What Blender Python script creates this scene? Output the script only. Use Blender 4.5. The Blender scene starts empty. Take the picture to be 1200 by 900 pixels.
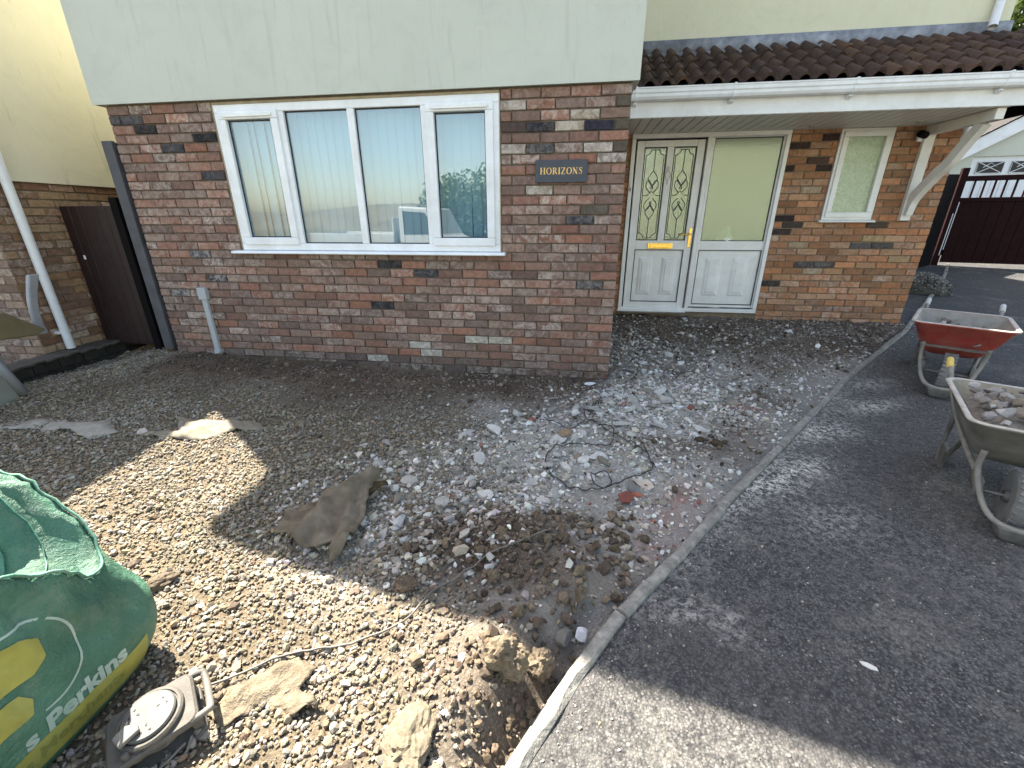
import bpy, bmesh, math, random
import numpy as np
from mathutils import Vector, Matrix, noise as mnoise
from mathutils.bvhtree import BVHTree
rad = math.radians
SC = bpy.context.scene
COL = SC.collection

# ---------------------------------------------------------------- camera, sky, sun, exposure
cam = bpy.data.cameras.new('camera'); cam_o = bpy.data.objects.new('camera', cam); COL.objects.link(cam_o)
cam.sensor_fit = 'HORIZONTAL'; cam.sensor_width = 36; cam.lens = 36*497.84/1200; cam.clip_start = .02; cam.clip_end = 2000
CP = Vector((0, -3.784, 1.402)); PITCH, YAW, ROLL = rad(21.316), rad(-8.404), rad(-.176)
FW = Vector((math.sin(YAW)*math.cos(PITCH), math.cos(YAW)*math.cos(PITCH), -math.sin(PITCH)))
RT = Vector((math.cos(YAW), -math.sin(YAW), 0)); UP = RT.cross(FW)
R2 = RT*math.cos(ROLL)+UP*math.sin(ROLL); U2 = -RT*math.sin(ROLL)+UP*math.cos(ROLL)
M = Matrix((R2, U2, -FW)).transposed().to_4x4(); M.translation = CP
cam_o.matrix_world = M; SC.camera = cam_o

SUN_EL = rad(54.8); to_sun = Vector((-.806*math.cos(SUN_EL), .592*math.cos(SUN_EL), math.sin(SUN_EL))).normalized()
SUN_ROT = math.atan2(to_sun.x, to_sun.y)
W = bpy.data.worlds.new('World'); SC.world = W; W.use_nodes = True
nt = W.node_tree; bg = nt.nodes['Background']; sky = nt.nodes.new('ShaderNodeTexSky')
sky.sky_type = 'NISHITA'; sky.sun_disc = False; sky.sun_elevation = SUN_EL; sky.sun_rotation = SUN_ROT
sky.air_density = 1.0; sky.dust_density = 1.6; sky.ozone_density = 1.0; sky.altitude = 60
wb = nt.nodes.new('ShaderNodeMix'); wb.data_type = 'RGBA'; wb.blend_type = 'MULTIPLY'; wb.inputs[0].default_value = 1; wb.inputs[7].default_value = (1.14, 1.0, .84, 1)
nt.links.new(sky.outputs[0], wb.inputs[6]); nt.links.new(wb.outputs[2], bg.inputs[0]); bg.inputs[1].default_value = .105
sl = bpy.data.lights.new('sun', 'SUN'); sl.energy = 5.0; sl.angle = rad(.5); sl.color = (1, .93, .80)
so = bpy.data.objects.new('sun', sl); COL.objects.link(so); so.rotation_euler = (-to_sun).to_track_quat('-Z', 'Y').to_euler()
SC.view_settings.view_transform = 'Standard'; SC.view_settings.look = 'None'; SC.view_settings.gamma = 1
SC.view_settings.exposure = 2.48

# ---------------------------------------------------------------- object helpers
def thing(name, label, cat, loc=(0, 0, 0), rz=0, group=None):
    o = bpy.data.objects.new(name, None); COL.objects.link(o); o.location = loc; o.rotation_euler = (0, 0, rz)
    o.empty_display_size = .05
    return tag(o, label, cat, group)
def tag(o, label, cat, group=None):
    o['label'] = label; o['category'] = cat
    if group: o['group'] = group
    return o
class MB:
    """collects shapes, build() links them as one mesh object"""
    def __init__(s): s.v = []; s.f = []; s.c = []; s.m = []; s.mi = 0
    def add(s, vs, fs, col=None):
        n = len(s.v); s.v += [tuple(v) for v in vs]; s.f += [tuple(i+n for i in f) for f in fs]
        s.m += [s.mi]*len(fs); s.c += [col or (1, 1, 1, 1)]*len(vs); return s
    def box(s, x0, x1, y0, y1, z0, z1, mtx=None, col=None):
        vs = [Vector(q) for q in ((x0, y0, z0), (x1, y0, z0), (x1, y1, z0), (x0, y1, z0), (x0, y0, z1), (x1, y0, z1), (x1, y1, z1), (x0, y1, z1))]
        if mtx: vs = [mtx @ v for v in vs]
        return s.add(vs, ((3, 2, 1, 0), (4, 5, 6, 7), (0, 1, 5, 4), (1, 2, 6, 5), (2, 3, 7, 6), (3, 0, 4, 7)), col)
    def prism(s, pts, axis, a0, a1, mtx=None):
        """closed 2-D outline pts swept along axis ('x','y','z') from a0 to a1"""
        def P(u, w, a): return Vector({'x': (a, u, w), 'y': (u, a, w), 'z': (u, w, a)}[axis])
        n = len(pts); vs = [P(u, w, a0) for u, w in pts]+[P(u, w, a1) for u, w in pts]
        if mtx: vs = [mtx @ v for v in vs]
        return s.add(vs, [tuple(range(n))[::-1], tuple(range(n, 2*n))]+[(i, (i+1) % n, n+(i+1) % n, n+i) for i in range(n)])
    def loft(s, rings, closed=True, cap0=True, cap1=True):
        n = len(rings[0]); vs = [v for r in rings for v in r]; fs = []
        for k in range(len(rings)-1):
            for i in range(n if closed else n-1):
                j = (i+1) % n; fs.append((k*n+i, k*n+j, (k+1)*n+j, (k+1)*n+i))
        if cap0: fs.append(tuple(range(n))[::-1])
        if cap1: fs.append(tuple(range((len(rings)-1)*n, len(rings)*n)))
        return s.add(vs, fs)
    def tube(s, pts, r, n=8, caps=True):
        pts = [Vector(q) for q in pts]; rr = r if isinstance(r, (list, tuple)) else [r]*len(pts); rings = []; ref = None
        for i, q in enumerate(pts):
            d = (pts[min(i+1, len(pts)-1)]-pts[max(i-1, 0)]).normalized()
            if ref is None: ref = Vector((0, 0, 1)) if abs(d.z) < .9 else Vector((1, 0, 0))
            a = (ref-d*ref.dot(d)).normalized(); b = d.cross(a); ref = a
            rings.append([q+(a*math.cos(2*math.pi*k/n)+b*math.sin(2*math.pi*k/n))*rr[i] for k in range(n)])
        return s.loft(rings, True, caps, caps)
    def lathe(s, prof, mtx, n=24):
        """profile (radius, height) turned about local z"""
        rings = [[mtx @ Vector((r*math.cos(2*math.pi*k/n), r*math.sin(2*math.pi*k/n), h)) for k in range(n)] for r, h in prof]
        return s.loft(rings)
    def mesh(s, name, mats, smooth=False, bev=0, seg=1, fix=True):
        me = bpy.data.meshes.new(name); me.from_pydata(s.v, [], s.f)
        for m in (mats if isinstance(mats, (list, tuple)) else [mats]): me.materials.append(m)
        me.polygons.foreach_set('material_index', s.m)
        at = me.color_attributes.new('col', 'FLOAT_COLOR', 'POINT'); at.data.foreach_set('color', [q for c in s.c for q in c])
        if fix or bev:
            bm = bmesh.new(); bm.from_mesh(me)
            if fix: bmesh.ops.recalc_face_normals(bm, faces=bm.faces)
            if bev:
                es = [e for e in bm.edges if len(e.link_faces) == 2 and e.calc_face_angle(0) > .5]
                bmesh.ops.bevel(bm, geom=es, offset=bev, segments=seg, affect='EDGES', profile=.5, clamp_overlap=True)
            bm.to_mesh(me); bm.free()
        if smooth: me.polygons.foreach_set('use_smooth', [True]*len(me.polygons))
        me.update(); return me
    def build(s, name, mats, parent=None, **k):
        return link(name, s.mesh(name, mats, **k), parent)
def link(name, me, parent=None):
    o = bpy.data.objects.new(name, me); COL.objects.link(o)
    if parent: o.parent = parent
    return o
def smooth_by_angle(me, ang=.6):
    bm = bmesh.new(); bm.from_mesh(me)
    for e in bm.edges: e.smooth = not (len(e.link_faces) == 2 and e.calc_face_angle(0) > ang)
    for f in bm.faces: f.smooth = True
    bm.to_mesh(me); bm.free()
def curve(pts, n=8):
    """Catmull-Rom through pts"""
    P = [Vector(q) for q in pts]; P = [P[0]*2-P[1]]+P+[P[-1]*2-P[-2]]; out = []
    for i in range(1, len(P)-2):
        a, b, c, d = P[i-1:i+3]
        for k in range(n):
            t = k/n; out.append(.5*((2*b)+(c-a)*t+(2*a-5*b+4*c-d)*t*t+(3*b-a-3*c+d)*t**3))
    return out+[P[-2]]
def project(P):
    d = Vector(P)-CP; z = d.dot(FW)
    return (600+497.84*d.dot(R2)/z, 450-497.84*d.dot(U2)/z, z) if z > .05 else None

# ---------------------------------------------------------------- materials
class NT:
    def __init__(s, name):
        s.m = bpy.data.materials.new(name); s.m.use_nodes = True; s.t = s.m.node_tree
        s.b = s.t.nodes['Principled BSDF']; s.o = s.t.nodes['Material Output']
    def n(s, typ, **k):
        q = s.t.nodes.new('ShaderNode'+typ)
        for a, v in k.items(): setattr(q, a, v)
        return q
    def put(s, sock, v):
        if hasattr(v, 'links') and hasattr(v, 'is_output'): s.t.links.new(v, sock)
        elif v is not None: sock.default_value = v
    def noise(s, co, scale, detail=4, rough=.6, dist=0):
        q = s.n('TexNoise'); s.put(q.inputs['Vector'], co)
        q.inputs['Scale'].default_value = scale; q.inputs['Detail'].default_value = detail; q.inputs['Roughness'].default_value = rough; q.inputs['Distortion'].default_value = dist
        return q.outputs['Fac']
    def ramp(s, f, *stops):
        q = s.n('ValToRGB'); e = q.color_ramp.elements
        while len(e) < len(stops): e.new(.5)
        for a, (p, c) in zip(e, stops): a.position = p; a.color = (c, c, c, 1) if isinstance(c, (int, float)) else (*c, 1)
        s.put(q.inputs[0], f); return q.outputs[0]
    def mix(s, f, a, b, mode='MIX'):
        q = s.n('Mix', data_type='RGBA', blend_type=mode)
        s.put(q.inputs[0], f); s.put(q.inputs[6], (*a, 1) if isinstance(a, tuple) and len(a) == 3 else a); s.put(q.inputs[7], (*b, 1) if isinstance(b, tuple) and len(b) == 3 else b)
        return q.outputs[2]
    def math(s, op, a, b=None):
        q = s.n('Math', operation=op); s.put(q.inputs[0], a); s.put(q.inputs[1], b); return q.outputs[0]
    def bump(s, h, strength=.4, dist=.01, prev=None):
        q = s.n('Bump'); q.inputs['Strength'].default_value = strength; q.inputs['Distance'].default_value = dist
        s.put(q.inputs['Height'], h); s.put(q.inputs['Normal'], prev); return q.outputs[0]
    def obj(s): return s.n('TexCoord').outputs['Object']
    def fin(s, color=None, rough=.6, normal=None, spec=.5, metal=0):
        b = s.b; s.put(b.inputs['Base Color'], (*color, 1) if isinstance(color, tuple) and len(color) == 3 else color)
        s.put(b.inputs['Roughness'], rough); s.put(b.inputs['Normal'], normal); b.inputs['Specular IOR Level'].default_value = spec; s.put(b.inputs['Metallic'], metal)
        return s.m

def simple(name, c, rough=.5, var=.25, scale=12, bump=.1, bscale=120, dirt=None, dirt_amt=.4, spec=.5, metal=0, dscale=5, bd=.003):
    """painted / plain surface: faint large and small variation, optional dirt patches"""
    t = NT(name); co = t.obj(); f = t.noise(co, scale, 6, .6)
    dark = tuple(q*(1-var) for q in c); lite = tuple(min(1, q*(1+var*.5)) for q in c)
    col = t.mix(t.ramp(f, (.3, 0.), (.7, 1.)), dark, lite)
    if dirt:
        d = t.noise(co, dscale, 8, .72, .4)
        col = t.mix(t.ramp(d, (.5-.25*dirt_amt, 0.), (.78, dirt_amt)), col, dirt)
    rg = t.ramp(t.noise(co, scale*2, 3), (.3, max(0, rough-.08)), (.7, min(1, rough+.08)))
    return t.fin(col, rg, t.bump(t.noise(co, bscale, 3), bump, bd), spec, metal)

def brick_mat(name, attr, efflo=1.):
    """tumbled brick: colour and whiteness per brick (object colour or colour attribute)"""
    t = NT(name); info = t.n('ObjectInfo')
    co = t.n('VectorMath', operation='MULTIPLY_ADD'); t.put(co.inputs[0], info.outputs['Random']); co.inputs[1].default_value = (37, 53, 71); t.put(co.inputs[2], t.obj()); co = co.outputs[0]
    if attr: a = t.n('Attribute', attribute_name='col'); c, w = a.outputs['Color'], a.outputs['Alpha']
    else: c, w = info.outputs['Color'], info.outputs['Alpha']
    f1 = t.noise(co, 28, 6, .7); f2 = t.noise(co, 9, 4, .6, .5)
    col = t.mix(t.ramp(f1, (.3, .55), (.75, 1.18)), (0, 0, 0), c, 'MULTIPLY'); col = t.mix(1., c, t.ramp(f1, (.28, .5), (.70, 1.0)), 'MULTIPLY')
    col = t.mix(t.ramp(t.noise(co, 40, 5, .8, .8), (.56, 0.), (.72, .5)), col, (.27, .215, .175))
    col = t.mix(t.ramp(f2, (.52, 0.), (.75, .45)), col, (.09, .05, .04))
    smear = t.noise(co, 14, 7, .78, 1.2)
    mask = t.math('MULTIPLY', t.ramp(smear, (.44, 0.), (.6, 1.)), w)
    col = t.mix(mask, col, (.56, .5, .44))
    h = t.math('ADD', t.math('MULTIPLY', f1, .6), t.math('MULTIPLY', t.noise(co, 130, 3), .4))
    return t.fin(col, .88, t.bump(h, .55, .008), .25)

def stone_mat(name, rough=.85, grain=90, contrast=.45):
    t = NT(name); a = t.n('Attribute', attribute_name='col'); co = t.obj()
    f = t.noise(co, grain, 5, .7)
    col = t.mix(1., a.outputs['Color'], t.ramp(f, (.3, 1-contrast), (.7, 1.0)), 'MULTIPLY')
    return t.fin(col, rough, t.bump(t.noise(co, grain*2.5, 4, .7), .5, .004), .3)

def glass_mat(name, ior=1.9, tint=(.86, .9, .88), bumpy=0, rough=0.0, frost=0):
    t = NT(name); lw_ = t.n('LayerWeight'); lw_.inputs[0].default_value = .5; r0 = ((ior-1)/(ior+1))**2
    fr = t.n('MapRange'); fr.inputs[3].default_value = r0; fr.inputs[4].default_value = 1; t.put(fr.inputs[0], t.math('POWER', lw_.outputs['Facing'], 5.))
    gl = t.n('BsdfGlossy'); gl.inputs['Roughness'].default_value = rough; tr = t.n('BsdfTransparent'); tr.inputs[0].default_value = (*tint, 1)
    if bumpy:
        q = t.n('TexNoise'); q.inputs['Scale'].default_value = 90; q.inputs['Detail'].default_value = 2; t.put(q.inputs['Vector'], t.obj())
        nb = t.bump(q.outputs[0], bumpy, .004); t.put(gl.inputs['Normal'], nb); t.put(gl.inputs['Color'], t.ramp(t.noise(t.obj(), 75, 4, .75), (.36, .5), (.6, 1.)))
    else:
        q = t.noise(t.obj(), 1.6, 1); t.put(gl.inputs['Normal'], t.bump(q, .06, .02))
    base = tr.outputs[0]
    if frost:
        df = t.n('BsdfDiffuse'); t.put(df.inputs[0], t.mix(t.ramp(t.noise(t.obj(), 55, 4, .7), (.35, 0.), (.65, 1.)), (.30, .42, .24), (.58, .68, .48))); m2 = t.n('MixShader'); m2.inputs[0].default_value = frost
        t.put(m2.inputs[1], base); t.put(m2.inputs[2], df.outputs[0]); base = m2.outputs[0]
    mx = t.n('MixShader'); t.put(mx.inputs[0], fr.outputs[0]); t.put(mx.inputs[1], base); t.put(mx.inputs[2], gl.outputs[0])
    t.put(t.o.inputs['Surface'], mx.outputs[0]); return t.m

def render_mat(name, c, streak=.5):
    """smooth painted render: faint trowel unevenness, thin run-off streaks, specks"""
    t = NT(name); co = t.obj()
    mp = t.n('Mapping'); mp.inputs['Scale'].default_value = (5, 5, .55); t.put(mp.inputs[0], co)
    st = t.ramp(t.noise(mp.outputs[0], 2.2, 6, .7, .6), (.56, 0.), (.74, streak))
    col = t.mix(t.ramp(t.noise(co, .9, 4), (.3, 0.), (.7, 1.)), tuple(q*.93 for q in c), c)
    col = t.mix(st, col, tuple(q*.52 for q in c))
    col = t.mix(t.ramp(t.noise(co, 45, 2), (.77, 0.), (.8, .6)), col, (.1, .09, .08))
    col = t.mix(t.ramp(t.noise(co, 3.2, 7, .68, 1.2), (.5, 0.), (.7, .22)), col, tuple(q*.72 for q in c))
    return t.fin(col, .85, t.bump(t.noise(co, 200, 5, .75), .4, .005, t.bump(t.noise(co, 5, 5, .6), .3, .03)), .2)

M_brick = brick_mat('brick_face', False); M_brick_v = brick_mat('brick_face_joined', True)
M_mortar = simple('mortar', (.20, .165, .135), .95, .4, 25, .6, 160, (.07, .06, .05), .5, .1)
M_mortar_warm = simple('mortar_warm', (.24, .19, .135), .95, .35, 25, .6, 160, (.09, .07, .05), .4, .1)
M_render = render_mat('render_pale_grey_green', (.55, .572, .505), .3)
M_render_cream = render_mat('render_cream', (.69, .665, .49), .12)
M_render_neigh = render_mat('render_neighbour', (.66, .61, .45), .75)
M_upvc = simple('white_upvc', (.80, .82, .84), .34, .08, 4, .04, 60, (.42, .39, .33), .38, .5)
M_upvc_warm = simple('white_upvc_door', (.80, .805, .78), .35, .08, 4, .04, 60, (.45, .41, .33), .36, .5)
M_soffit = simple('soffit_upvc', (.66, .64, .58), .45, .08, 6, .05, 60, (.4, .36, .3), .3)
M_gasket = simple('black_gasket', (.012, .012, .014), .6, .2)
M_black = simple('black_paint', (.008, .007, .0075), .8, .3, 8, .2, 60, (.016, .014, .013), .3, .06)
M_glass = glass_mat('window_glass', 2.35, (.77, .88, .93)); M_glass_obs = glass_mat('obscure_glass', 2.4, (.78, .9, .76), .3, .02, .24)
M_glass_sm = glass_mat('frosted_glass', 2.0, (.7, .78, .68), .5, .22, .72)
M_lead = simple('lead_came', (.07, .075, .08), .5, .3, 30, .1, 60, None, 0, .5, .6)
M_flash = simple('lead_flashing', (.36, .37, .40), .6, .5, 7, .3, 40, (.06, .065, .08), .8, .4, .0, 11)
M_brass = simple('polished_brass', (.85, .55, .14), .22, .1, 20, .03, 50, None, 0, .5, 1)
M_blind = simple('blind_fabric', (.66, .69, .68), .9, .06, 6, .1, 300)
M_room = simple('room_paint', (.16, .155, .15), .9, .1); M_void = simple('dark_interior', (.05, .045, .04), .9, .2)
M_slate = simple('slate', (.055, .062, .075), .6, .2, 20, .2, 80); M_gold = simple('gold_paint', (.8, .5, .16), .4, .1)
M_grey_pvc = simple('grey_pvc', (.42, .45, .47), .45, .08, 5, .05, 60, (.25, .22, .19), .5)
M_white_pipe = simple('white_pipe', (.74, .75, .76), .35, .06, 5, .05, 60, (.4, .37, .32), .35)
M_tile = None
def tile_mat():
    t = NT('concrete_roof_tile'); info = t.n('ObjectInfo')
    co = t.n('VectorMath', operation='MULTIPLY_ADD'); t.put(co.inputs[0], info.outputs['Random']); co.inputs[1].default_value = (17, 31, 11); t.put(co.inputs[2], t.obj()); co = co.outputs[0]
    base = t.ramp(info.outputs['Random'], (0, (.06, .036, .029)), (.35, (.082, .05, .038)), (.7, (.115, .066, .040)), (1, (.07, .047, .04)))
    col = t.mix(t.ramp(t.noise(co, 18, 7, .75), (.42, 0.), (.72, .8)), base, (.035, .028, .024))
    col = t.mix(t.ramp(t.noise(co, 26, 6, .75), (.62, 0.), (.74, .55)), col, (.25, .19, .13))
    return t.fin(col, .9, t.bump(t.noise(co, 150, 5, .7), .6, .006), .25)
M_tile = tile_mat()
M_gate = simple('dark_stained_timber', (.022, .010, .010), .5, .45, 14, .3, 70, (.05, .03, .028), .3, .35)
M_gate_red = simple('maroon_timber', (.018, .004, .005), .6, .4, 10, .25, 70, (.010, .004, .004), .4, .08)
M_plank = simple('grey_plank', (.075, .075, .085), .7, .3, 9, .3, 70, (.03, .03, .03), .3)
M_dark_block = simple('dark_block', (.035, .032, .028), .92, .5, 14, .6, 90, (.09, .085, .07), .3, .15)
M_coping = simple('brown_coping', (.085, .072, .062), .85, .4, 14, .4, 90, (.03, .028, .024), .4, .2)
M_concrete = simple('concrete_edging', (.33, .315, .28), .92, .5, 30, .8, 110, (.12, .11, .095), .9, .15, 0, 9, .006)
M_stone = stone_mat('gravel_stone', .92, 110, .3); M_rubble = stone_mat('rubble_stone', .92, 60, .32); M_clod = stone_mat('soil_clod', .97, 70, .6)

# ---------------------------------------------------------------- height field of the plot
KY = [-4.6, -3.7, -3.08, -2.81, -2.55, -2.21, -1.84, -1.36, -.67, .23, 1.68, 2.23, 3.11, 4.3, 5.27, 6.2]
KX = [-.78, -.37, -.067, .085, .257, .534, .823, 1.212, 1.768, 2.50, 3.87, 4.311, 5.03, 5.98, 6.715, 7.4]
kx = lambda y: np.interp(y, KY, KX)
def zd(y): return .085*np.log1p(np.exp(np.minimum(4*(np.asarray(y, float)+.3), 60)))/4
def sm(a, b, x): t = np.clip((x-a)/(b-a), 0, 1); return t*t*(3-2*t)
def blob(x, y, cx, cy, rx, ry=None, ang=0):
    ry = ry or rx; c, s = math.cos(ang), math.sin(ang); u = ((x-cx)*c+(y-cy)*s)/rx; v = (-(x-cx)*s+(y-cy)*c)/ry
    return np.exp(-(u*u+v*v))
_r = np.random.RandomState(5)
def vnoise_table(n): return np.random.RandomState(n).rand(64, 64)
_T = [vnoise_table(k) for k in range(6)]
def vn(x, y, s, k=0):
    """tileable value noise 0..1"""
    x = np.asarray(x, float)*s+31.7; y = np.asarray(y, float)*s+17.3; xi = np.floor(x).astype(int); yi = np.floor(y).astype(int); fx = x-xi; fy = y-yi
    fx = fx*fx*(3-2*fx); fy = fy*fy*(3-2*fy); T = _T[k % 6]; g = lambda a, b: T[a % 64, b % 64]
    return (g(xi, yi)*(1-fx)+g(xi+1, yi)*fx)*(1-fy)+(g(xi, yi+1)*(1-fx)+g(xi+1, yi+1)*fx)*fy
def fbm(x, y, s, k=0, o=4):
    a = 0; w = 0
    for i in range(o): a = a+vn(x, y, s*2**i, k+i)*.55**i; w += .55**i
    return a/w
def gz0(x, y):
    t = np.clip((x+4.2)/4.5, 0, 1); a = .11*(1-t)
    return a*np.clip(1+y/2.5, 0, 1.2)+np.where(y > 0, .1*y, 0)-(.02+.1*np.clip(1+y/2.5, 0, 1.2))*sm(-4.25, -4.85, x)
def gz(x, y):
    """height of the dug-over front garden"""
    x = np.asarray(x, float); y = np.asarray(y, float); z = gz0(x, y)
    z = z+(fbm(x, y, 1.6, 0, 3)-.5)*.05+(fbm(x, y, 7, 1, 4)-.5)*.035
    z = z+.03*(fbm(x, y, 22, 3, 2)-.5)*(1-grav_w(x, y))
    z = z+.07*blob(x, y, -.22, -2.22, .34, .22)+.05*blob(x, y, .05, -2.45, .16)+.055*blob(x, y, -.2, -2.86, .22, .2)
    z = z-.15*blob(x, y, .015, -2.76, .10, .17, -.45)-.11*blob(x, y, -.12, -2.99, .09, .16, -.45)-.05*blob(x, y, .16, -2.58, .1)
    z = z+(fbm(x, y, 11, 2, 3)-.5)*.045*rubble_w(x, y)+(fbm(x, y, 9, 4, 3)-.5)*.04*soil_w(x, y)
    z = z+.04*blob(x, y, .0, -1.2, .6, .4)+.05*blob(x, y, .9, -.3, .5, .3)+.04*blob(x, y, -3.2, -.55, .5, .12)-.05*blob(x, y, -2, -.1, 2.0, .12)
    d = kx(y)-x      # distance left of the kerb
    return z-.045*np.exp(-np.clip(d, 0, 9)/.10)-np.where(d < .02, .12, 0)
def soil_w(x, y):
    e = (fbm(x, y, 2.2, 2, 4)-.5)*.9
    s = sm(-1.1, -.5, y+e*.9)*sm(-4.1, -3.7, x+e)*sm(.5, .1, x+e*.5)
    s = np.maximum(s, (.6+.4*sm(.5, 1.1, y+e*.6))*sm(.3, .5, x)*sm(-.55, .15, y-.25*x+e*.9)*(.6+.6*fbm(x, y, 3, 1, 3)))
    s = np.maximum(s, sm(.62, .35, np.hypot((x+.15)/1.25, (y+2.3)/.62)+e*.6)*1.)
    s = np.maximum(s, .9*blob(x, y, -.15, -2.85, .28)); s = np.maximum(s, .8*blob(x, y, 2.3, .75, .6, .3, .8)); s = np.maximum(s, .75*blob(x, y, 1.0, -1.1, .25)); s = np.maximum(s, .7*blob(x, y, .75, -1.2, .3, .2))
    s = np.maximum(s, .95*(sum(blob(x, y, a, c, r) for a, c, r in ((.95, -1.12, .22), (1.55, -.25, .25), (.62, -1.25, .16), (.25, -2.12, .17), (.95, .25, .3), (1.9, .5, .35), (.42, .55, .2), (.1, -.45, .2), (-.35, -.75, .25), (1.2, -.85, .18)))).clip(0, 1)*(.45+.8*fbm(x, y, 6, 5, 3)))
    return np.clip(s, 0, 1)
RL = [(-.95, -2.1), (-.5, -1.75), (-.1, -1.2), (.5, -.85), (1.1, -.35), (1.0, .3), (.5, .8)]
def seg_d(x, y, P):
    d = np.full(np.shape(x), 99.)
    for (ax, ay), (bx, by) in zip(P, P[1:]):
        vx, vy = bx-ax, by-ay; t = np.clip(((x-ax)*vx+(y-ay)*vy)/(vx*vx+vy*vy), 0, 1)
        d = np.minimum(d, np.hypot(x-ax-t*vx, y-ay-t*vy))
    return d
def rubble_w(x, y): return sm(.72, .25, seg_d(x, y, RL)+(fbm(x, y, 2, 3, 3)-.5)*.5)
def dust_w(x, y): return np.clip(np.maximum.reduce([.9*blob(x, y, .3, -2.05, .24, .4, -.6), .9*blob(x, y, .12, -1.5, .3, .25), .75*blob(x, y, .75, -.95, .35, .2), .8*blob(x, y, .55, -1.6, .3), .6*blob(x, y, .2, -.7, .4, .25)])*(.55+.9*fbm(x, y, 5, 4, 3)), 0, 1)
def grav_w(x, y): return np.clip(1-np.maximum(soil_w(x, y), 0)*.9, 0, 1)*sm(-.1, -.75, x+.35*(y+2)+(fbm(x, y, 2, 5, 3)-.5)*.6)
def red_w(x, y): return np.clip(blob(x, y, .62, -1.75, .16, .1, .8)+.8*blob(x, y, .5, -1.95, .12, .1)+.7*blob(x, y, 1.35, -.55, .14)+.7*blob(x, y, .42, -2.15, .1), 0, 1)*(.3+.9*fbm(x, y, 12, 1, 2))

# ---------------------------------------------------------------- ground sheets (setting)
def grid_mesh(name, X, Y, Z, colr, mat):
    ny, nx = X.shape; me = bpy.data.meshes.new(name)
    co = np.stack([X, Y, Z], -1).reshape(-1, 3); i = np.arange(ny*nx).reshape(ny, nx)
    q = np.stack([i[:-1, :-1], i[:-1, 1:], i[1:, 1:], i[1:, :-1]], -1).reshape(-1, 4)
    me.vertices.add(len(co)); me.vertices.foreach_set('co', co.ravel()); me.loops.add(q.size); me.loops.foreach_set('vertex_index', q.ravel().astype(np.int32))
    me.polygons.add(len(q)); me.polygons.foreach_set('loop_start', np.arange(0, q.size, 4, dtype=np.int32)); me.polygons.foreach_set('use_smooth', np.ones(len(q), bool))
    me.update(calc_edges=True)
    a = me.color_attributes.new('col', 'FLOAT_COLOR', 'POINT'); a.data.foreach_set('color', np.concatenate([colr.reshape(-1, 3), np.ones((len(co), 1))], 1).ravel())
    me.materials.append(mat); return link(name, me)
def ground_mat():
    t = NT('dug_ground'); co = t.obj(); a = t.n('Attribute', attribute_name='col')
    f = t.noise(co, 60, 8, .75); col = t.mix(1., a.outputs['Color'], t.ramp(f, (.3, .58), (.72, 1.)), 'MULTIPLY')
    v = t.n('TexVoronoi'); v.inputs['Scale'].default_value = 85; t.put(v.inputs[0], co)
    col = t.mix(t.ramp(v.outputs['Distance'], (.18, .45), (.4, 0.)), col, (.30, .26, .20))
    h = t.math('ADD', t.math('MULTIPLY', f, 1.), t.math('MULTIPLY', v.outputs['Distance'], -.35))
    return t.fin(col, .97, t.bump(h, .9, .02), .1)
M_ground = ground_mat()
C_SOIL = np.array((.125, .092, .067)); C_GRAV = np.array((.20, .16, .11)); C_RUB = np.array((.40, .375, .33)); C_DUST = np.array((.52, .50, .455)); C_RED = np.array((.30, .14, .115)); C_MOSS = np.array((.12, .11, .05))
def ground_col(x, y):
    b = (fbm(x, y, 3, 0, 4))[..., None]
    c = C_RUB*(.6+.7*b); g = grav_w(x, y)[..., None]; c = c*(1-g)+C_GRAV*(.75+.5*b)*g
    r = (rubble_w(x, y)*.8)[..., None]; c = c*(1-r)+C_RUB*(.8+.5*b)*r
    s = soil_w(x, y)[..., None]; c = c*(1-s)+C_SOIL*(.6+.9*b)*s
    d = dust_w(x, y)[..., None]*.85; c = c*(1-d)+C_DUST*d
    e = red_w(x, y)[..., None]*.8; c = c*(1-e)+C_RED*e
    m = (.7*blob(x, y, .1, -2.08, .1, .07)+.5*blob(x, y, .35, -1.3, .08))[..., None]; c = c*(1-m)+C_MOSS*m
    sp = (.8*blob(x, y, -.9, -3.02, .22, .09, .3)*(.4+fbm(x, y, 9, 2, 3)))[..., None].clip(0, 1); c = c*(1-sp)+np.array((.36, .30, .215))*sp
    return c
ys = np.arange(-4.6, 2.1, .02); xs = np.arange(-6.4, 4.6, .024)
X, Y = np.meshgrid(xs, ys)
KXm = kx(Y); Xc = np.minimum(X, KXm+.02)          # the garden stops at the kerb
Z = gz(Xc, Y); g_o = grid_mesh('garden_soil', Xc, Y, Z, ground_col(Xc, Y), M_ground); g_o['kind'] = 'structure'

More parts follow.
